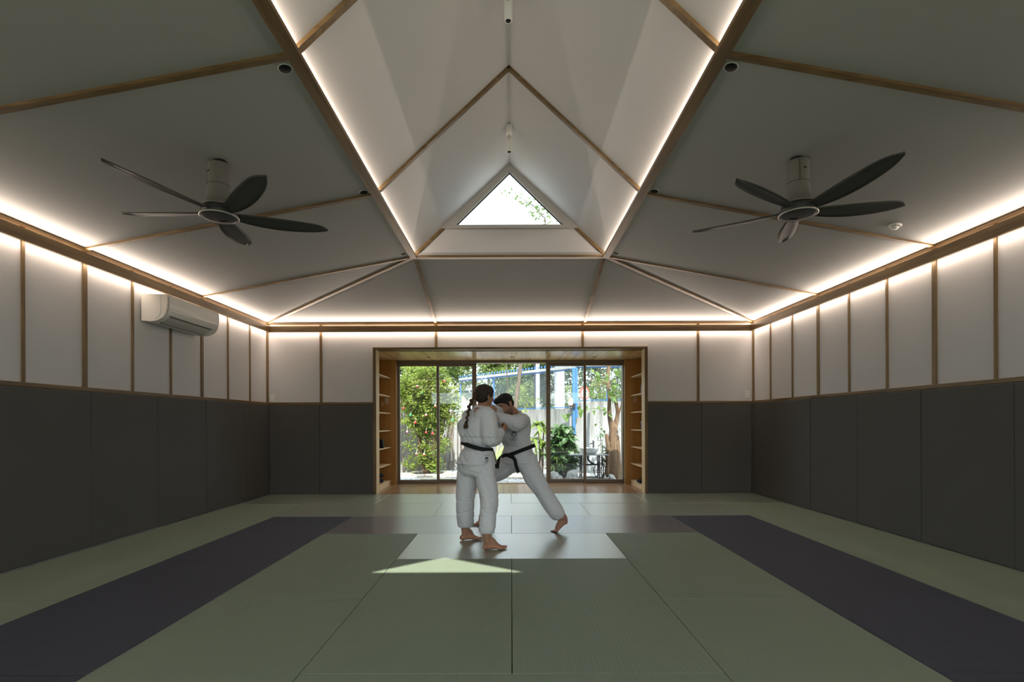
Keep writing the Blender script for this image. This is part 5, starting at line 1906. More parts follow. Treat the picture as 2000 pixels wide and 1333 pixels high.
# ornaments
M['orn_red'] = plain('red_bauble', (0.75, 0.03, 0.03), 0.2, 0.6)
M['orn_green'] = plain('green_bauble', (0.03, 0.50, 0.16), 0.2, 0.6)
M['orn_pink'] = plain('pink_bauble', (0.80, 0.30, 0.32), 0.25, 0.6)
M['orn_white'] = plain('white_cap', (0.85, 0.82, 0.80), 0.3, 0.5)
ORN = [(815, 754.5, 'half', 'uppermost white and red bauble in the bush'), (824, 767, 'green', 'green bauble high in the bush just under a white and red one'), (788, 797, 'red', 'dark red bauble at the edge of the bush by the door side'),
       (850, 793, 'half', 'white and red bauble beside the door stile in the bush'), (802, 810.5, 'green', 'green bauble in the middle of the bush'), (832, 811, 'half', 'white and red bauble in the middle of the bush'),
       (811, 825, 'red', 'large bright red bauble in the middle of the bush'), (795, 843, 'pink', 'pink bauble low at the outer edge of the bush'), (832, 844.5, 'red', 'bright red bauble low in the bush, near the trunk'),
       (845, 846.5, 'red', 'small bright red bauble low in the bush next to a larger one'), (813, 886.5, 'half', 'white and red bauble near the foot of the bush'), (828, 888, 'half', 'white and red bauble lowest in the bush beside another'),
       (880, 803, 'pink', 'pink bauble in the bush seen through the second glass leaf'), (884, 820, 'green', 'green bauble in the bush above the pole screen'), (868, 745, 'red', 'orange-red bauble high in the bush by the second glass leaf')]
for px, py, kd, lab in ORN:
    c = P(px, py, 11.93)
    o = empty('hanging_bauble', c, lab, 'ornament', 'ornaments on the bush')
    r = 0.030 if 'large' in lab else (0.022 if 'small' in lab else 0.026)
    link('ball', mesh_py(*ellipsoid(c, (r, r, r), None, 14, 10)), M['orn_red' if kd in ('red', 'half') else 'orn_' + kd], o, smooth=True)
    if kd == 'half':
        link('white_top', mesh_py(*ellipsoid(c + V((0, 0, r * 0.30)), (r * 1.0, r * 1.0, r * 0.80), None, 14, 8)), M['orn_white'], o, smooth=True)
    tube_obj('cord', [c + V((0, 0, r)), c + V((0.004, 0.03, r + 0.05)), c + V((0, 0.09, r + 0.09))], [0.0015] * 3, M['orn_white'], o, n=4)

# ---------------- pole screen against a white sheet
sA, sB = V((-3.6, 12.65, GZ)), V((-1.06, 14.0, GZ))
sheet = prism('screen_wall', [sA + V((-0.1, 0.18, 0.14)), sB + V((0.05, 0.18, 0.14)), sB + V((0.05, 0.18, 1.60)), sA + V((-0.1, 0.18, 1.60))], (-0.03, 0.06, 0), M['sheet'])
props(sheet, 'white sheet wall behind the rough wooden poles', 'wall', kind='structure')
kb = prism('screen_kerb', [sA + V((-0.1, 0.12, -0.05)), sB + V((0.05, 0.12, -0.05)), sB + V((0.05, 0.12, 0.24)), sA + V((-0.1, 0.12, 0.24))], (-0.03, 0.08, 0), M['cwall'], sheet)
scr = empty('pole_screen', sA.lerp(sB, 0.5), 'screen of crooked weathered wooden poles in front of a white sheet', 'screen')
rg = random.Random(8)
npole = 26
for i in range(npole):
    t = (i + rg.uniform(-0.25, 0.25)) / (npole - 1)
    p = sA.lerp(sB, t)
    h = 1.58 + rg.uniform(-0.1, 0.06)
    lean = rg.uniform(-0.09, 0.09)
    r = rg.uniform(0.017, 0.028)
    pts = [p + V((0, rg.uniform(-0.02, 0.02), -0.02))]
    for k in range(1, 5):
        pts.append(p + V((lean * k / 4 + rg.uniform(-0.028, 0.028), rg.uniform(-0.02, 0.02), h * k / 4)))
    tube_obj('pole', pts, [r * 1.15, r, r * 0.95, r * 0.85, r * 0.7], M['stick'], scr, n=7, seg=14)
    if rg.random() < 0.45:
        q = pts[2]
        tube_obj('fork', [q, q + V((rg.choice((-1, 1)) * 0.05, 0, 0.22)), q + V((rg.choice((-1, 1)) * 0.07, 0, h * 0.5 - 0.02))], [r * 0.7, r * 0.6, r * 0.45], M['stick'], scr, n=6, seg=8)
shed = empty('shed', V((-1.9, 14.9, GZ)), 'low shed with a plain grey tin roof behind the pole screen', 'shed')
prism('roof', [P(862, 781, 15.6), P(934, 796, 15.6), P(934, 806, 14.25), P(872, 806, 14.25)], (0, 0, 0.03), M['tin'], shed)
prism('shed_wall', [(-2.5, 14.6, GZ), (-0.95, 14.6, GZ), (-0.95, 14.6, 1.55), (-2.5, 14.6, 1.75)], (0, 0.9, 0), M['sheet'], shed)

# ---------------- concrete garden wall with chain-link fence on top
wA, wB, wC = V((-4.2, 19.4, 0)), V((1.62, 13.0, 0)), V((5.2, 12.6, 0))


def wall_run(name, a, b, h, label):
    d = (b - a).normalized()
    nn = V((-d.y, d.x, 0)) * 0.14
    pts = [a + V((0, 0, GZ)), b + V((0, 0, GZ)), b + V((0, 0, h)), a + V((0, 0, h))]
    o = prism(name, pts, nn, M['cwall'])
    props(o, label, 'wall', kind='structure')
    return o


wall_run('garden_wall', wA, wB, 1.545, 'stained grey concrete wall behind the leafy shrubs')
wall_run('garden_wall', wB, wC, 1.72, 'taller stained concrete wall behind the washbasin')
fence = empty('fence', wB, 'blue chain-link fence with spiked top rail above the concrete wall', 'fence')


def fence_run(a, b, z0, z1, posts):
    d = (b - a).normalized()
    L = (b - a).length
    off = V((-d.y, d.x, 0)) * 0.06
    a, b = a + off, b + off
    bar('bottom_rail', a + V((0, 0, z0 + 0.03)), b + V((0, 0, z0 + 0.03)), 0.02, 0.022, M['blue'], fence)
    bar('top_rail', a + V((0, 0, z1 - 0.045)), b + V((0, 0, z1 - 0.045)), 0.028, 0.030, M['blue'], fence)
    bar('top_pipe', a + V((0, -0.05, z1 + 0.012)), b + V((0, -0.05, z1 + 0.012)), 0.07, 0.07, M['railgrey'], fence)
    for t in posts:
        p = a + d * t
        bar('post', p + V((0, 0, z0)), p + V((0, 0, z1)), 0.036, 0.036, M['blue'], fence, up=d)
    mb = MB()
    pitch = 0.055
    H = z1 - z0 - 0.1
    k = -int(H / pitch)
    x = -H
    while x < L:
        for s in (1, -1):
            x0, x1 = (x, x + H)
            zz0, zz1 = (z0 + 0.05, z0 + 0.05 + H) if s > 0 else (z0 + 0.05 + H, z0 + 0.05)
            t0, t1 = max(0, x0), min(L, x1)
            if t1 - t0 > 0.02:
                za = zz0 + (zz1 - zz0) * (t0 - x0) / H
                zb = zz0 + (zz1 - zz0) * (t1 - x0) / H
                mb.bar(a + d * t0 + V((0, 0, za)), a + d * t1 + V((0, 0, zb)), 0.0026, 0.0026)
        x += pitch
    m = mb.build('chain_link', M['wire'], fence, fix=False)
    m['kind'] = 'stuff'
    k = 0
    x = 0.05
    spike = None
    while x < L:
        p = a + d * x + V((0, 0, z1 + 0.045))
        if spike is None:
            sb = MB()
            sb.bar((0, 0, 0), (0, 0, 0.10), 0.014, 0.008, up=(0, 1, 0))
            sb.bar((0, 0, 0.02), (d.x * 0.035, d.y * 0.035, 0.075), 0.011, 0.008)
            sb.bar((0, 0, 0.02), (-d.x * 0.035, -d.y * 0.035, 0.075), 0.011, 0.008)
            me_ = mesh_py(sb.v, sb.f)
            me_.materials.append(M['blue'])
            spike = me_
        link('spike', spike, None, fence, p)
        x += 0.125


fence_run(wA.lerp(wB, 0.42), wB, 1.545, 2.60, (0.05, 1.75, 4.05))
fence_run(wB, wC.lerp(wB, 0.25), 1.72, 2.64, (0.85, 2.2))
gp = empty('gate_post', V((1.60, 12.86, 0.87)), 'thick blue steel post with a wall lantern beside the concrete wall', 'post')
bar('post_tube', (1.60, 12.86, 0.87), (1.60, 12.86, 2.57), 0.075, 0.075, M['blue'], gp, up=(0, 1, 0))
bar('post_tube', (1.675, 12.88, 1.30), (1.675, 12.88, 2.57), 0.05, 0.05, M['blue'], gp, up=(0, 1, 0))
bar('post_cap', (1.595, 12.85, 0.86), (1.655, 12.85, 0.86), 0.08, 0.03, M['iron'], gp)
pil = box('pilaster', 1.50, 1.62, 12.92, 13.06, GZ, 1.60, M['cwall'])
props(pil, 'narrow stained concrete pilaster under the blue post', 'pilaster', kind='structure')
# lantern
lc = P(1114.5, 787, 12.72)
ln = empty('wall_lantern', lc, 'small lit garden lantern with domed cap on the blue post', 'lantern')
turned('lantern_cap', [(0.082, 0.030), (0.080, 0.040), (0.060, 0.085), (0.028, 0.115), (0.010, 0.125), (0.008, 0.150)], lc, plain('verdigris_cap', (0.13, 0.13, 0.07), 0.6, 0.4), ln, 20)
turned('lantern_glass', [(0.045, -0.075), (0.066, 0.03)], lc, M['lamp'], ln, 12)
turned('lantern_base', [(0.020, -0.10), (0.048, -0.085), (0.048, -0.072)], lc, M['iron'], ln, 16)
tube_obj('bracket', [lc + V((0, 0, -0.09)), lc + V((0.02, 0.03, -0.16)), lc + V((0.085, 0.12, -0.10))], [0.010] * 3, M['iron'], ln, n=6)
box('bracket_plate', lc.x + 0.055, lc.x + 0.125, lc.y + 0.06, lc.y + 0.10, lc.z - 0.16, lc.z - 0.02, M['iron'], ln, 0.006)

# road sign beyond the fence
sc_ = P(1142, 769, 16.0)
sg = empty('road_sign', V((sc_.x, 16.0, GZ)), 'round white speed sign with red border beyond the blue fence', 'sign')
saz = V((0.66, -0.75, 0)).normalized()
turned('sign_border', [(0.222, 0.0), (0.222, 0.008)], sc_, M['signred'], sg, 40, axis=saz)
turned('sign_face', [(0.160, 0.007), (0.160, 0.011)], sc_, M['signwhite'], sg, 40, axis=saz)
tube_obj('sign_post', [sc_ - saz * 0.03 + V((0, 0, 0.2)), V((sc_.x - saz.x * 0.03, 16.0 - saz.y * 0.03, GZ))], [0.03, 0.03], M['railgrey'], sg, n=8)
fc = bpy.data.curves.new('digits', 'FONT')
fc.body = '30'
fc.size = 0.23
fc.align_x = 'CENTER'
fc.align_y = 'CENTER'
fc.extrude = 0.001
ft = bpy.data.objects.new('tmp', fc)
COL.objects.link(ft)
dg = bpy.context.evaluated_depsgraph_get()
me = bpy.data.meshes.new_from_object(ft.evaluated_get(dg))
bpy.data.objects.remove(ft)
su = V((-saz.y, saz.x, 0))
for v in me.vertices:
    v.co = sc_ + saz * (0.013 + v.co.z) + su * v.co.x + V((0, 0, v.co.y))
dg_ = link('sign_number', me, M['black'], sg)
dg_['kind'] = 'stuff'

# columns and house beyond the fence
for px, r, y, lab, mt in ((1050.5, 0.068, 16.8, 'slim white column beyond the blue fence', 'col'), (1093, 0.172, 16.6, 'thick white column beyond the blue fence', 'col'), (1044.5, 0.028, 16.0, 'thin dark pole beside the slim white column', 'iron')):
    x = P(px, 800, y).x
    o = turned('column' if mt == 'col' else 'utility_pole', [(r * 1.15, 0), (r * 1.15, 0.1), (r, 0.12), (r, 4.3), (r * 1.1, 4.32), (r * 1.1, 4.4)], (x, y, GZ), M[mt], None, 20)
    props(o, lab, 'column' if mt == 'col' else 'pole')
house = empty('house', V((-1.8, 25, GZ)), 'pale house with a tiled roof far behind the fence', 'house')
box('wall', -5.5, 0.6, 24.0, 26.5, GZ, 2.1, M['col'], house)
prism('roof', [(-6, 23.5, 2.0), (1.0, 23.5, 2.0), (0.4, 25.2, 2.6), (-5.6, 25.2, 2.6)], (0, 0, 0.08), M['tile'], house)
w_ = box('window', -2.6, -1.8, 23.96, 24.0, 0.9, 1.8, M['tin'], house)
box('pane', -2.52, -1.88, 23.95, 23.962, 0.98, 1.72, M['slot'], w_)
box('canopy', -0.35, 1.2, 22.6, 24.0, 1.86, 1.92, M['col'], house)

# ---------------- trees beyond the fence
BT = [(-5.6, 18.0, 4.0, 1.8, 'dense tree beyond the fence behind the ornament bush', 0.12), (-3.2, 19.0, 4.1, 1.8, 'dense tree beyond the shed roof', 0.12), (-0.9, 21.0, 4.2, 1.8, 'tree with loose crown behind the middle of the fence', 0.13), (1.2, 20.0, 4.0, 1.6, 'leafy tree behind the slim white column', 0.12),
      (3.3, 18.3, 3.8, 1.6, 'leafy tree behind the round speed sign', 0.10), (5.6, 17.0, 3.8, 1.7, 'leafy tree beyond the taller wall behind the thick trunk', 0.10)]
for i, (x, y, h, r, lab, sz2) in enumerate(BT):
    rg3 = random.Random(i * 5 + 1)
    cl_ = []
    for k in range(24):
        a = rg3.uniform(0, 2 * PI)
        q = rg3.uniform(0.1, 1.0) * r
        zz = rg3.uniform(0.40 if i != 2 else 0.52, 1.0) * h
        if i >= 3:
            zz = rg3.uniform(0.26, 1.0) * h
        cl_.append(((x + q * math.cos(a), y + q * math.sin(a) * 0.6, zz), (rg3.uniform(0.45, 0.8), rg3.uniform(0.4, 0.7), rg3.uniform(0.35, 0.6))))
    tree('background_tree', lab, (x, y, GZ), (x + rg3.uniform(-0.3, 0.3), y, h * 0.9), cl_, 17000 if i != 2 else 12000, sz2, 'lf_tree', 'bark', 0.11, 12, 1.1, 30 + i, group='trees beyond the fence')
# hedge along the far side of the fence
hc = []
rgh = random.Random(77)
for k in range(34):
    x = rgh.uniform(0.2, 5.8)
    hc.append(((x, 16.9 - 0.42 * x + rgh.uniform(-0.2, 0.8) + 1.4, rgh.uniform(0.7, 2.3)), (0.42, 0.38, 0.40)))
hg = empty('hedge', V((3, 16.8, GZ)), 'light green overgrown hedge just beyond the blue fence', 'hedge')
c, d = cloud(hc, 15000, 55)
foliage('foliage', c, 0.075, M['lf_bush'], hg, 5, 0.5, 0.2, d)
stems_obj('stems', [([V((x_, 16.9 - 0.42 * x_ + 0.9, GZ)), V((x_ + 0.1, 17 - 0.42 * x_ + 0.9, 1.0)), V((x_ - 0.05, 17 - 0.42 * x_ + 0.9, 1.9))], [0.03, 0.02, 0.01]) for x_ in (0.6, 1.5, 2.4, 3.3, 4.2, 5.1)], M['bark'], hg)['kind'] = 'stuff'

# ---------------- slender tall tree in the middle; its crown shows in the gable window
tb = P(1004, 930, 12.9)
tall = empty('slender_tree', V((tb.x, 12.9, GZ)), 'slender grey-barked tree rising behind the two people', 'tree')
tp = [V((tb.x, 12.9, GZ)), P(1007, 800, 12.9), P(1012, 755, 12.9), P(1017, 713, 12.9), V((0.36, 12.9, 3.6)), V((0.62, 12.85, 4.9)), P(1066, 440, 12.8), P(1058, 420, 12.8), P(1040, 400, 12.8), P(1020, 388, 12.8), P(1000, 378, 12.8)]
tube_obj('trunk', tp, [0.062, 0.058, 0.054, 0.050, 0.045, 0.034, 0.020, 0.016, 0.012, 0.008, 0.004], M['trunkpale'], tall, n=9, seg=60)
tube_obj('thin_stem', [V((tb.x - 0.15, 12.8, GZ)), P(993, 800, 12.8), P(991, 740, 12.8), P(988.5, 700, 12.8), V((-0.15, 12.8, 3.6))], [0.017, 0.015, 0.013, 0.010, 0.004], M['trunkpale'], tall, n=6)
cl, br = [], []
for px, py, nn_ in ((1000, 378, 14), (988, 383, 10), (1017, 385, 18), (1030, 397, 24), (1042, 392, 24), (1048, 404, 30), (1058, 412, 26), (1066, 400, 20), (1076, 408, 18), (1083, 420, 20), (1050, 420, 18), (1040, 412, 16), (1064, 434, 16), (1072, 425, 12), (1096, 432, 14)):
    q = P(px, py, 12.8 + RNG.uniform(-0.2, 0.2))
    near = min(tp[6:], key=lambda t: (t - q).length)
    br.append(([near, near.lerp(q, 0.5) + V((0, 0, 0.03)), q], [0.007, 0.005, 0.003]))
    for j in range(nn_):
        cl.append((q + V(RNG.normal(size=3) * 0.06))[:])
stems_obj('branches', br, M['trunkpale'], tall, 5)['kind'] = 'stuff'
foliage('foliage', cl, 0.095, M['lf_heart'], tall, 9, 0.38, 0.2)
# a low leafy shoot on it
cl = []
for px, py in ((1024, 798), (1030, 790), (1036, 786), (1044, 781), (1050, 778), (1020, 805), (1028, 803), (1052, 784)):
    for j in range(4):
        cl.append((P(px, py, 12.75) + V(RNG.normal(size=3) * 0.025))[:])
foliage('shoot', cl, 0.075, M['lf_bush'], tall, 10, 0.55)


# ---------------- leaf pieces shared by the near plants
def leaf_piece(L, W, bend, mat, n=5, tip=0.0, heart=False):
    vs, fs = [], []
    for i in range(n + 1):
        t = i / n
        if heart:
            w = W * math.sin(PI * min(1, 0.16 + 0.84 * t)) ** 0.8 * (1.15 - 0.45 * t)
        else:
            w = W * math.sin(PI * (0.06 + 0.94 * t)) ** 0.75
        if i == n:
            w = 0.001
        z = -bend * L * t * t
        x = L * t * (1 - 0.25 * bend * t)
        vs += [(x, -w / 2, z + 0.12 * w), (x, 0, z), (x, w / 2, z + 0.12 * w)]
    for i in range(n):
        a = 3 * i
        fs += [(a, a + 3, a + 4, a + 1), (a + 1, a + 4, a + 5, a + 2)]
    me_ = mesh_py(vs, fs)
    me_.materials.append(mat)
    me_.polygons.foreach_set('use_smooth', [True] * len(me_.polygons))
    return me_


def place_leaf(me_, parent, p, az, el, roll=0.0, s=1.0):
    o = link('leaf', me_, None, parent, p)
    o.rotation_mode = 'XYZ'
    o.rotation_euler = (Matrix.Rotation(az, 3, 'Z') @ Matrix.Rotation(-el, 3, 'Y') @ Matrix.Rotation(roll, 3, 'X')).to_euler()
    o.scale = (s, s, s)
    return o


rg = random.Random(15)
# cordyline: bare canes with leaf rosettes
cb_ = V((P(1053, 930, 12.0).x, 12.0, GZ))
cord = empty('cordyline', cb_, 'cordyline with bare canes and bright green leaf rosettes between the doors', 'plant')
LC = [leaf_piece(0.36, 0.070, 0.75, M['lf_cord']), leaf_piece(0.44, 0.078, 0.95, M['lf_cord'])]
for (bx_, tx, ty, dy, nn_) in ((1052, 1051, 832, 0.0, 26), (1058, 1060, 873, -0.08, 22), (1049, 1044, 862, 0.1, 18), (1060, 1062, 842, 0.12, 20), (1054, 1056, 890, -0.12, 14)):
    p0 = V((P(bx_, 930, 12).x, 12.0 + dy * 0.4, GZ))
    p1 = P(tx, ty, 12.0 + dy)
    tube_obj('cane', [p0, p0.lerp(p1, 0.5) + V((rg.uniform(-0.03, 0.03), 0, 0)), p1], [0.020, 0.017, 0.014], M['stick'], cord, n=7)
    for k in range(nn_):
        place_leaf(rg.choice(LC), cord, p1 + V((0, 0, rg.uniform(-0.06, 0.05))), k * 2.4 + rg.uniform(-0.3, 0.3), rg.uniform(0.1, 1.25), rg.uniform(-0.4, 0.4), rg.uniform(0.65, 1.0))
# strap-leaf clump
sb_ = V((P(972, 915, 12.7).x, 12.7, GZ))
clump = empty('strap_plant', sb_, 'clump of pale green strap leaves seen between the two people', 'plant')
LS = [leaf_piece(0.85, 0.055, 0.5, M['lf_strap'], 6), leaf_piece(0.70, 0.06, 0.75, M['lf_strap'], 6)]
for k in range(110):
    a = rg.uniform(0, 2 * PI)
    q = rg.random() ** 0.5 * 0.16
    place_leaf(rg.choice(LS), clump, sb_ + V((q * math.cos(a), q * math.sin(a), rg.uniform(0.0, 0.25))), a + rg.uniform(-0.4, 0.4), rg.uniform(0.75, 1.45), rg.uniform(-0.4, 0.4), rg.uniform(0.7, 1.05))
# dark broad-leaved shrub
db = V((P(1098, 935, 11.75).x, 11.75, GZ))
shrub = empty('leafy_shrub', db, 'dark green broad-leaved shrub beside the washbasin table', 'shrub')
LD = [leaf_piece(0.21, 0.105, 0.5, M['lf_dark']), leaf_piece(0.26, 0.125, 0.6, M['lf_dark']), leaf_piece(0.18, 0.095, 0.4, M['lf_dark'])]
for k in range(9):
    tx, ty = 1076 + rg.uniform(0, 38), 822 + rg.uniform(0, 60)
    p0 = db + V((rg.uniform(-0.2, 0.2), rg.uniform(-0.1, 0.12), 0))
    p1 = P(tx, ty, 11.75 + rg.uniform(-0.15, 0.2))
    tube_obj('stem', [p0, p0.lerp(p1, 0.55) + V((rg.uniform(-0.05, 0.05), 0, 0)), p1], [0.012, 0.009, 0.004], M['bark'], shrub, n=6)
for k in range(270):
    u = rg.random()
    py = 828 + (1 - u) ** 0.8 * 92
    half = 8 + 18 * min(1, (py - 820) / 45)
    px = 1099 + rg.uniform(-1, 1) * half
    place_leaf(rg.choice(LD), shrub, P(px, py, 11.75 + rg.uniform(-0.22, 0.22)), rg.uniform(0, 2 * PI), rg.uniform(-0.7, 0.6), rg.uniform(-0.5, 0.5), rg.uniform(0.7, 1.05))
for px, py in ((1078, 838), (1083, 829), (1089, 822), (1095, 828), (1102, 832), (1079, 824), (1092, 838), (1085, 845), (1098, 843)):
    place_leaf(LD[0], shrub, P(px, py, 11.7), rg.uniform(0, 6), rg.uniform(0.0, 0.6), 0, 0.8)
ci = []
for k in range(1500):
    py = 835 + rg.random() * 92
    half = 6 + 16 * min(1, (py - 822) / 45)
    ci.append(P(1099 + rg.uniform(-1, 1) * half, py, 11.8 + rg.uniform(-0.15, 0.22))[:])
foliage('inner_foliage', ci, 0.13, M['lf_dark'], shrub, 31, 0.5, 0.4)
# understorey shoots in front of the shrub
LU = leaf_piece(0.20, 0.045, 0.7, M['lf_cord'])
us = V((P(1092, 930, 11.55).x, 11.55, GZ))
under = empty('young_shoots', us, 'low young shoots with pointed leaves in front of the dark shrub', 'plant')
for px, py in ((1096, 905), (1086, 895), (1102, 912), (1080, 910)):
    p1 = P(px, py, 11.55)
    tube_obj('stem', [V((p1.x + 0.02, 11.57, GZ)), p1], [0.007, 0.004], M['bark'], under, n=5)
    for k in range(9):
        place_leaf(LU, under, p1, k * 2.4, rg.uniform(-0.2, 0.8), 0, rg.uniform(0.7, 1.0))

# ---------------- thick tree beside the washbasin
trb = V((P(1202, 937, 11.5).x, 11.5, GZ))
thick = empty('thick_tree', trb, 'thick brown forked tree trunk at the edge of the glass doors', 'tree')
organic('trunk', [tube([trb + V((0, 0, -0.03)), P(1201, 900, 11.5), P(1199, 860, 11.5), P(1198, 838, 11.5)], [0.150, 0.135, 0.126, 0.098], 16, 20),
                  tube([P(1197, 845, 11.5), P(1191, 815, 11.48), P(1190, 780, 11.47), P(1187.5, 745, 11.46), P(1190, 700, 11.45), V((2.25, 11.45, 3.4))], [0.08, 0.056, 0.044, 0.040, 0.046, 0.04], 12, 30),
                  tube([P(1200, 840, 11.52), P(1206, 810, 11.54), P(1203, 785, 11.55), P(1196, 765, 11.56)], [0.07, 0.048, 0.042, 0.022], 10, 16),
                  tube([P(1206, 815, 11.52), P(1213, 795, 11.5), P(1212, 775, 11.5)], [0.03, 0.018, 0.010], 8, 10),
                  tube([P(1186, 930, 11.44), P(1187, 880, 11.42), P(1184, 850, 11.42)], [0.052, 0.050, 0.034], 10, 12)], 0.014, 2, M['trunk'], thick, disp=lambda c, n: 0.010 * noise.noise(V((c.x * 16, c.y * 16, c.z * 3.2))))
LH = [leaf_piece(0.15, 0.125, 0.35, M['lf_heart'], heart=True), leaf_piece(0.12, 0.10, 0.45, M['lf_heart'], heart=True)]
twp = [P(1188, 806, 11.4), P(1176, 802, 11.3), P(1163, 799, 11.2), P(1150, 800, 11.15), P(1137, 807, 11.1), P(1120, 806, 11.05), P(1105, 812, 11.0)]
tube_obj('leafy_twig', twp, [0.010, 0.009, 0.008, 0.007, 0.006, 0.005, 0.003], M['lf_cord'], thick, n=5, seg=24)
for px, py, Y in ((1184, 806, 11.35), (1190, 811, 11.35), (1180, 797, 11.3), (1168, 795, 11.25), (1163, 803, 11.2), (1155, 804, 11.2), (1147, 794, 11.15), (1135, 800, 11.1), (1133, 809, 11.1), (1117, 804, 11.05), (1108, 809, 11.0), (1101, 812, 11.0), (1104, 818, 11.0), (1110, 816, 11.0), (1095, 810, 11.0), (1131, 795, 11.1)):
    place_leaf(rg.choice(LH), thick, P(px, py, Y), rg.uniform(0, 2 * PI), rg.uniform(-1.2, -0.3), rg.uniform(-0.4, 0.4), rg.uniform(0.75, 1.0))
for k in range(58):
    px, py = 1150 + rg.random() ** 0.8 * 66, 722 + rg.random() * 62
    place_leaf(rg.choice(LH), thick, P(px, py, 11.45 + rg.uniform(-0.35, 0.15)), rg.uniform(0, 2 * PI), rg.uniform(-1.0, 0.2), rg.uniform(-0.5, 0.5), rg.uniform(0.7, 1.05))
tw2 = []
for q in ((1150, 745), (1165, 752), (1175, 735), (1212, 745), (1213, 765), (1160, 728)):
    tw2.append(([P(1188, 752, 11.46), P((1188 + q[0]) / 2, q[1] - 2, 11.4), P(q[0], q[1], 11.35)], [0.012, 0.008, 0.004]))
stems_obj('twigs', tw2, M['bark'], thick, 5)['kind'] = 'stuff'
# blade-leaved plant growing beside the trunk
bp0 = V((P(1178, 935, 11.62).x, 11.62, GZ))
bl = empty('blade_plant', bp0, 'plant with narrow dark leaves between washbasin and thick trunk', 'plant')
LB = [leaf_piece(0.24, 0.034, 0.5, M['lf_blade']), leaf_piece(0.17, 0.07, 0.5, M['lf_dark'])]
for tx, ty in ((1176, 862), (1182, 880), (1172, 845), (1186, 905), (1178, 893)):
    p1 = P(tx, ty, 11.62)
    tube_obj('stem', [bp0 + V((rg.uniform(-0.03, 0.03), 0, 0)), bp0.lerp(p1, 0.5), p1], [0.009, 0.007, 0.004], M['bark'], bl, n=5)
    for k in range(13):
        place_leaf(rg.choice(LB), bl, p1 + V((0, 0, rg.uniform(-0.16, 0.03))), k * 2.4, rg.uniform(-0.5, 0.7), 0, rg.uniform(0.7, 1.0))
for px, py in ((1170, 826), (1176, 832), (1173, 838), (1178, 842), (1166, 829)):
    place_leaf(LH[1], bl, P(px, py, 11.6), rg.uniform(0, 6), rg.uniform(-0.6, 0.4), 0, 0.8)
# air plant on the trunk
ap = P(1213, 843, 11.38)
air = empty('air_plant', ap, 'silvery spiky air plant on the side of the thick trunk', 'plant')
LA = leaf_piece(0.17, 0.028, 0.3, plain('silver_leaf', (0.42, 0.47, 0.43), 0.6))
for k in range(14):
    place_leaf(LA, air, ap, PI + rg.uniform(-1.1, 1.1), rg.uniform(-0.9, 0.9), 0, rg.uniform(0.7, 1.05))

# ---------------- washbasin on an old treadle table
TY = 11.5
t0, t1, tz = P(1110, 887, TY).x, P(1186, 887, TY).x, P(1150, 888, TY).z
tab = empty('treadle_table', V(((t0 + t1) / 2, TY, GZ)), 'old black iron treadle table with grey stone top in the garden', 'table')
box('table_top', t0, t1, TY - 0.19, TY + 0.19, tz - 0.022, tz, M['marble'], tab, 0.004)
for xx in (P(1134, 900, TY).x, P(1169, 900, TY).x):
    fr_ = MB()
    for yy in (-0.14, 0.14):
        fr_.bar((xx, TY + yy, GZ), (xx, TY + yy * 0.75, tz - 0.022), 0.026, 0.016, up=(0, 1, 0))
    fr_.bar((xx, TY - 0.12, GZ + 0.10), (xx, TY + 0.12, GZ + 0.10), 0.02, 0.02)
    fr_.bar((xx, TY - 0.11, tz - 0.06), (xx, TY + 0.11, tz - 0.06), 0.02, 0.02)
    fr_.bar((xx, TY - 0.11, GZ + 0.12), (xx, TY + 0.10, tz - 0.08), 0.012, 0.012)
    fr_.bar((xx, TY + 0.11, GZ + 0.12), (xx, TY - 0.10, tz - 0.08), 0.012, 0.012)
    fr_.build('side_frame', M['iron'], tab)
    for yy in (-0.14, 0.14):
        bar('leg', (xx + 0.045, TY + yy, GZ), (xx + 0.045, TY + yy * 0.8, tz - 0.022), 0.016, 0.022, M['iron'], tab, up=(0, 1, 0))
xl, xr_ = P(1134, 900, TY).x, P(1169, 900, TY).x
bar('cross_bar', (xl, TY + 0.05, GZ + 0.33), (xr_, TY + 0.05, GZ + 0.33), 0.02, 0.035, M['iron'], tab)
tube_obj('drain_pipe', [(xl + 0.16, TY, tz - 0.02), (xl + 0.17, TY, tz - 0.12), (xl + 0.24, TY, tz - 0.20), (xl + 0.30, TY + 0.02, tz - 0.22)], [0.022, 0.022, 0.022, 0.02], M['iron'], tab, n=10)
wc = V((xr_ + 0.01, TY - 0.09, GZ + 0.21))
whl = []
for k in range(28):
    t = 2 * PI * k / 28
    whl.append(wc + V((0.135 * math.cos(t), 0, 0.17 * math.sin(t))))
wm = MB()
for k in range(28):
    wm.bar(whl[k], whl[(k + 1) % 28], 0.018, 0.018, up=(0, 1, 0))
wheel = wm.build('flywheel', M['iron'], tab)
for k in range(6):
    t = PI * k / 3
    bar('spoke', wc, wc + V((0.13 * math.cos(t), 0, 0.165 * math.sin(t))), 0.012, 0.014, M['iron'], wheel, up=(0, 1, 0))
bar('pedal', (xl + 0.06, TY - 0.1, GZ + 0.06), (xr_ - 0.06, TY - 0.1, GZ + 0.06), 0.20, 0.012, M['iron'], tab)
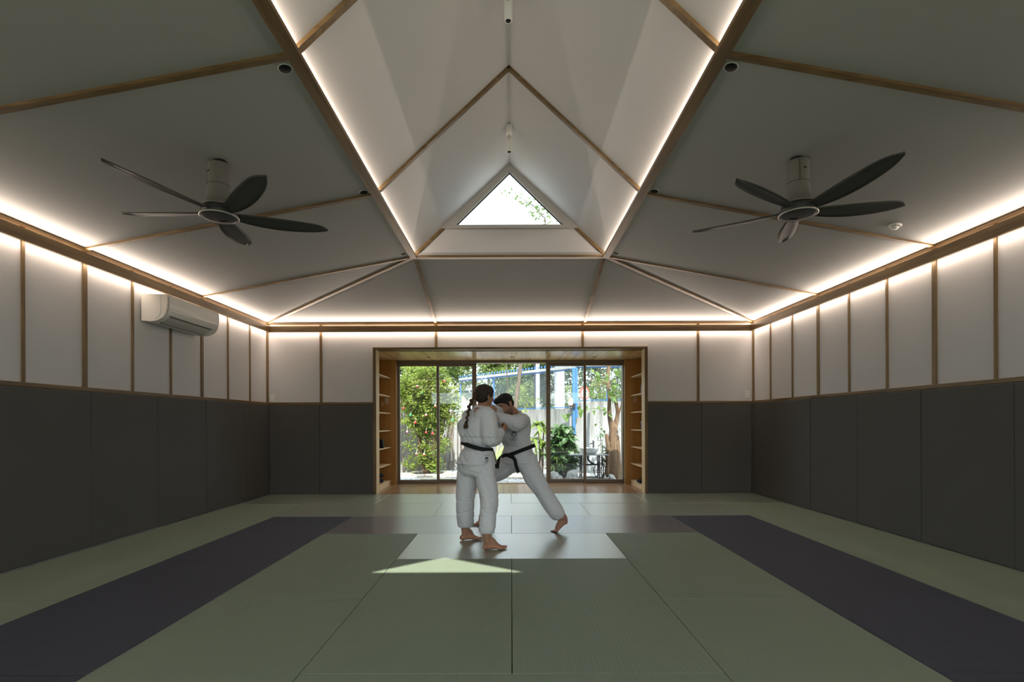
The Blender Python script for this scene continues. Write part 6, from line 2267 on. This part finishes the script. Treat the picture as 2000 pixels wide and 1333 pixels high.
# basin
bc = V((P(1151, 880, TY).x, TY, tz))
bs_ = empty('wash_basin', bc, 'white oval vessel washbasin on the treadle table', 'basin')
vs, fs = lathe([(0.120, 0.0), (0.150, 0.012), (0.190, 0.07), (0.215, 0.130), (0.222, 0.142), (0.214, 0.143), (0.185, 0.09), (0.10, 0.045), (0.02, 0.04)], bc, 36)
vs = [V((v.x, bc.y + (v.y - bc.y) * 0.78, v.z)) for v in vs]
link('bowl', fix_normals(mesh_py(vs, fs)), M['ceramic'], bs_, smooth=True)
turned('drain', [(0.022, 0.044), (0.020, 0.047), (0.004, 0.047)], bc, M['fanrim'], bs_, 16)
fcx = V((P(1161, 870, TY).x, TY + 0.15, tz))
fa = empty('faucet', fcx, 'black tall faucet behind the white washbasin', 'faucet')
turned('faucet_body', [(0.026, 0), (0.026, 0.01), (0.019, 0.015), (0.019, 0.285), (0.017, 0.29)], fcx, M['iron'], fa, 16)
tube_obj('spout', [fcx + V((0, 0, 0.235)), fcx + V((-0.06, -0.06, 0.238)), fcx + V((-0.10, -0.10, 0.222))], [0.012, 0.011, 0.010], M['iron'], fa, n=8)
bar('lever', fcx + V((0, 0, 0.295)), fcx + V((-0.045, -0.06, 0.305)), 0.014, 0.008, M['iron'], fa)
# rocks
for (px, py, sx_, sy_, sz2, lab, sd2) in ((1117, 938, 0.115, 0.10, 0.16, 'upright pale rock beside the treadle table', 1), (1086, 940, 0.17, 0.12, 0.10, 'low pale rock under the dark shrub', 2), (1196, 940, 0.15, 0.1, 0.05, 'flat stone at the foot of the thick trunk', 3), (1068, 938, 0.10, 0.09, 0.06, 'small pale rock under the cordyline', 4)):
    c = V((P(px, py, 11.35).x, 11.33, GZ + sz2 * 0.55))
    o = organic('rock', [ellipsoid(c, (sx_, sy_, sz2), Matrix.Rotation(0.3 * sd2, 3, 'Y'), 12, 8)], 0.02, 0, M['rock'], disp=lambda cc, nn_: 0.045 * noise.noise(cc * 9 + V((sd2, 0, 0))) + 0.02 * noise.noise(cc * 22))
    o.data.polygons.foreach_set('use_smooth', [False] * len(o.data.polygons))
    props(o, lab, 'rock', 'garden rocks')
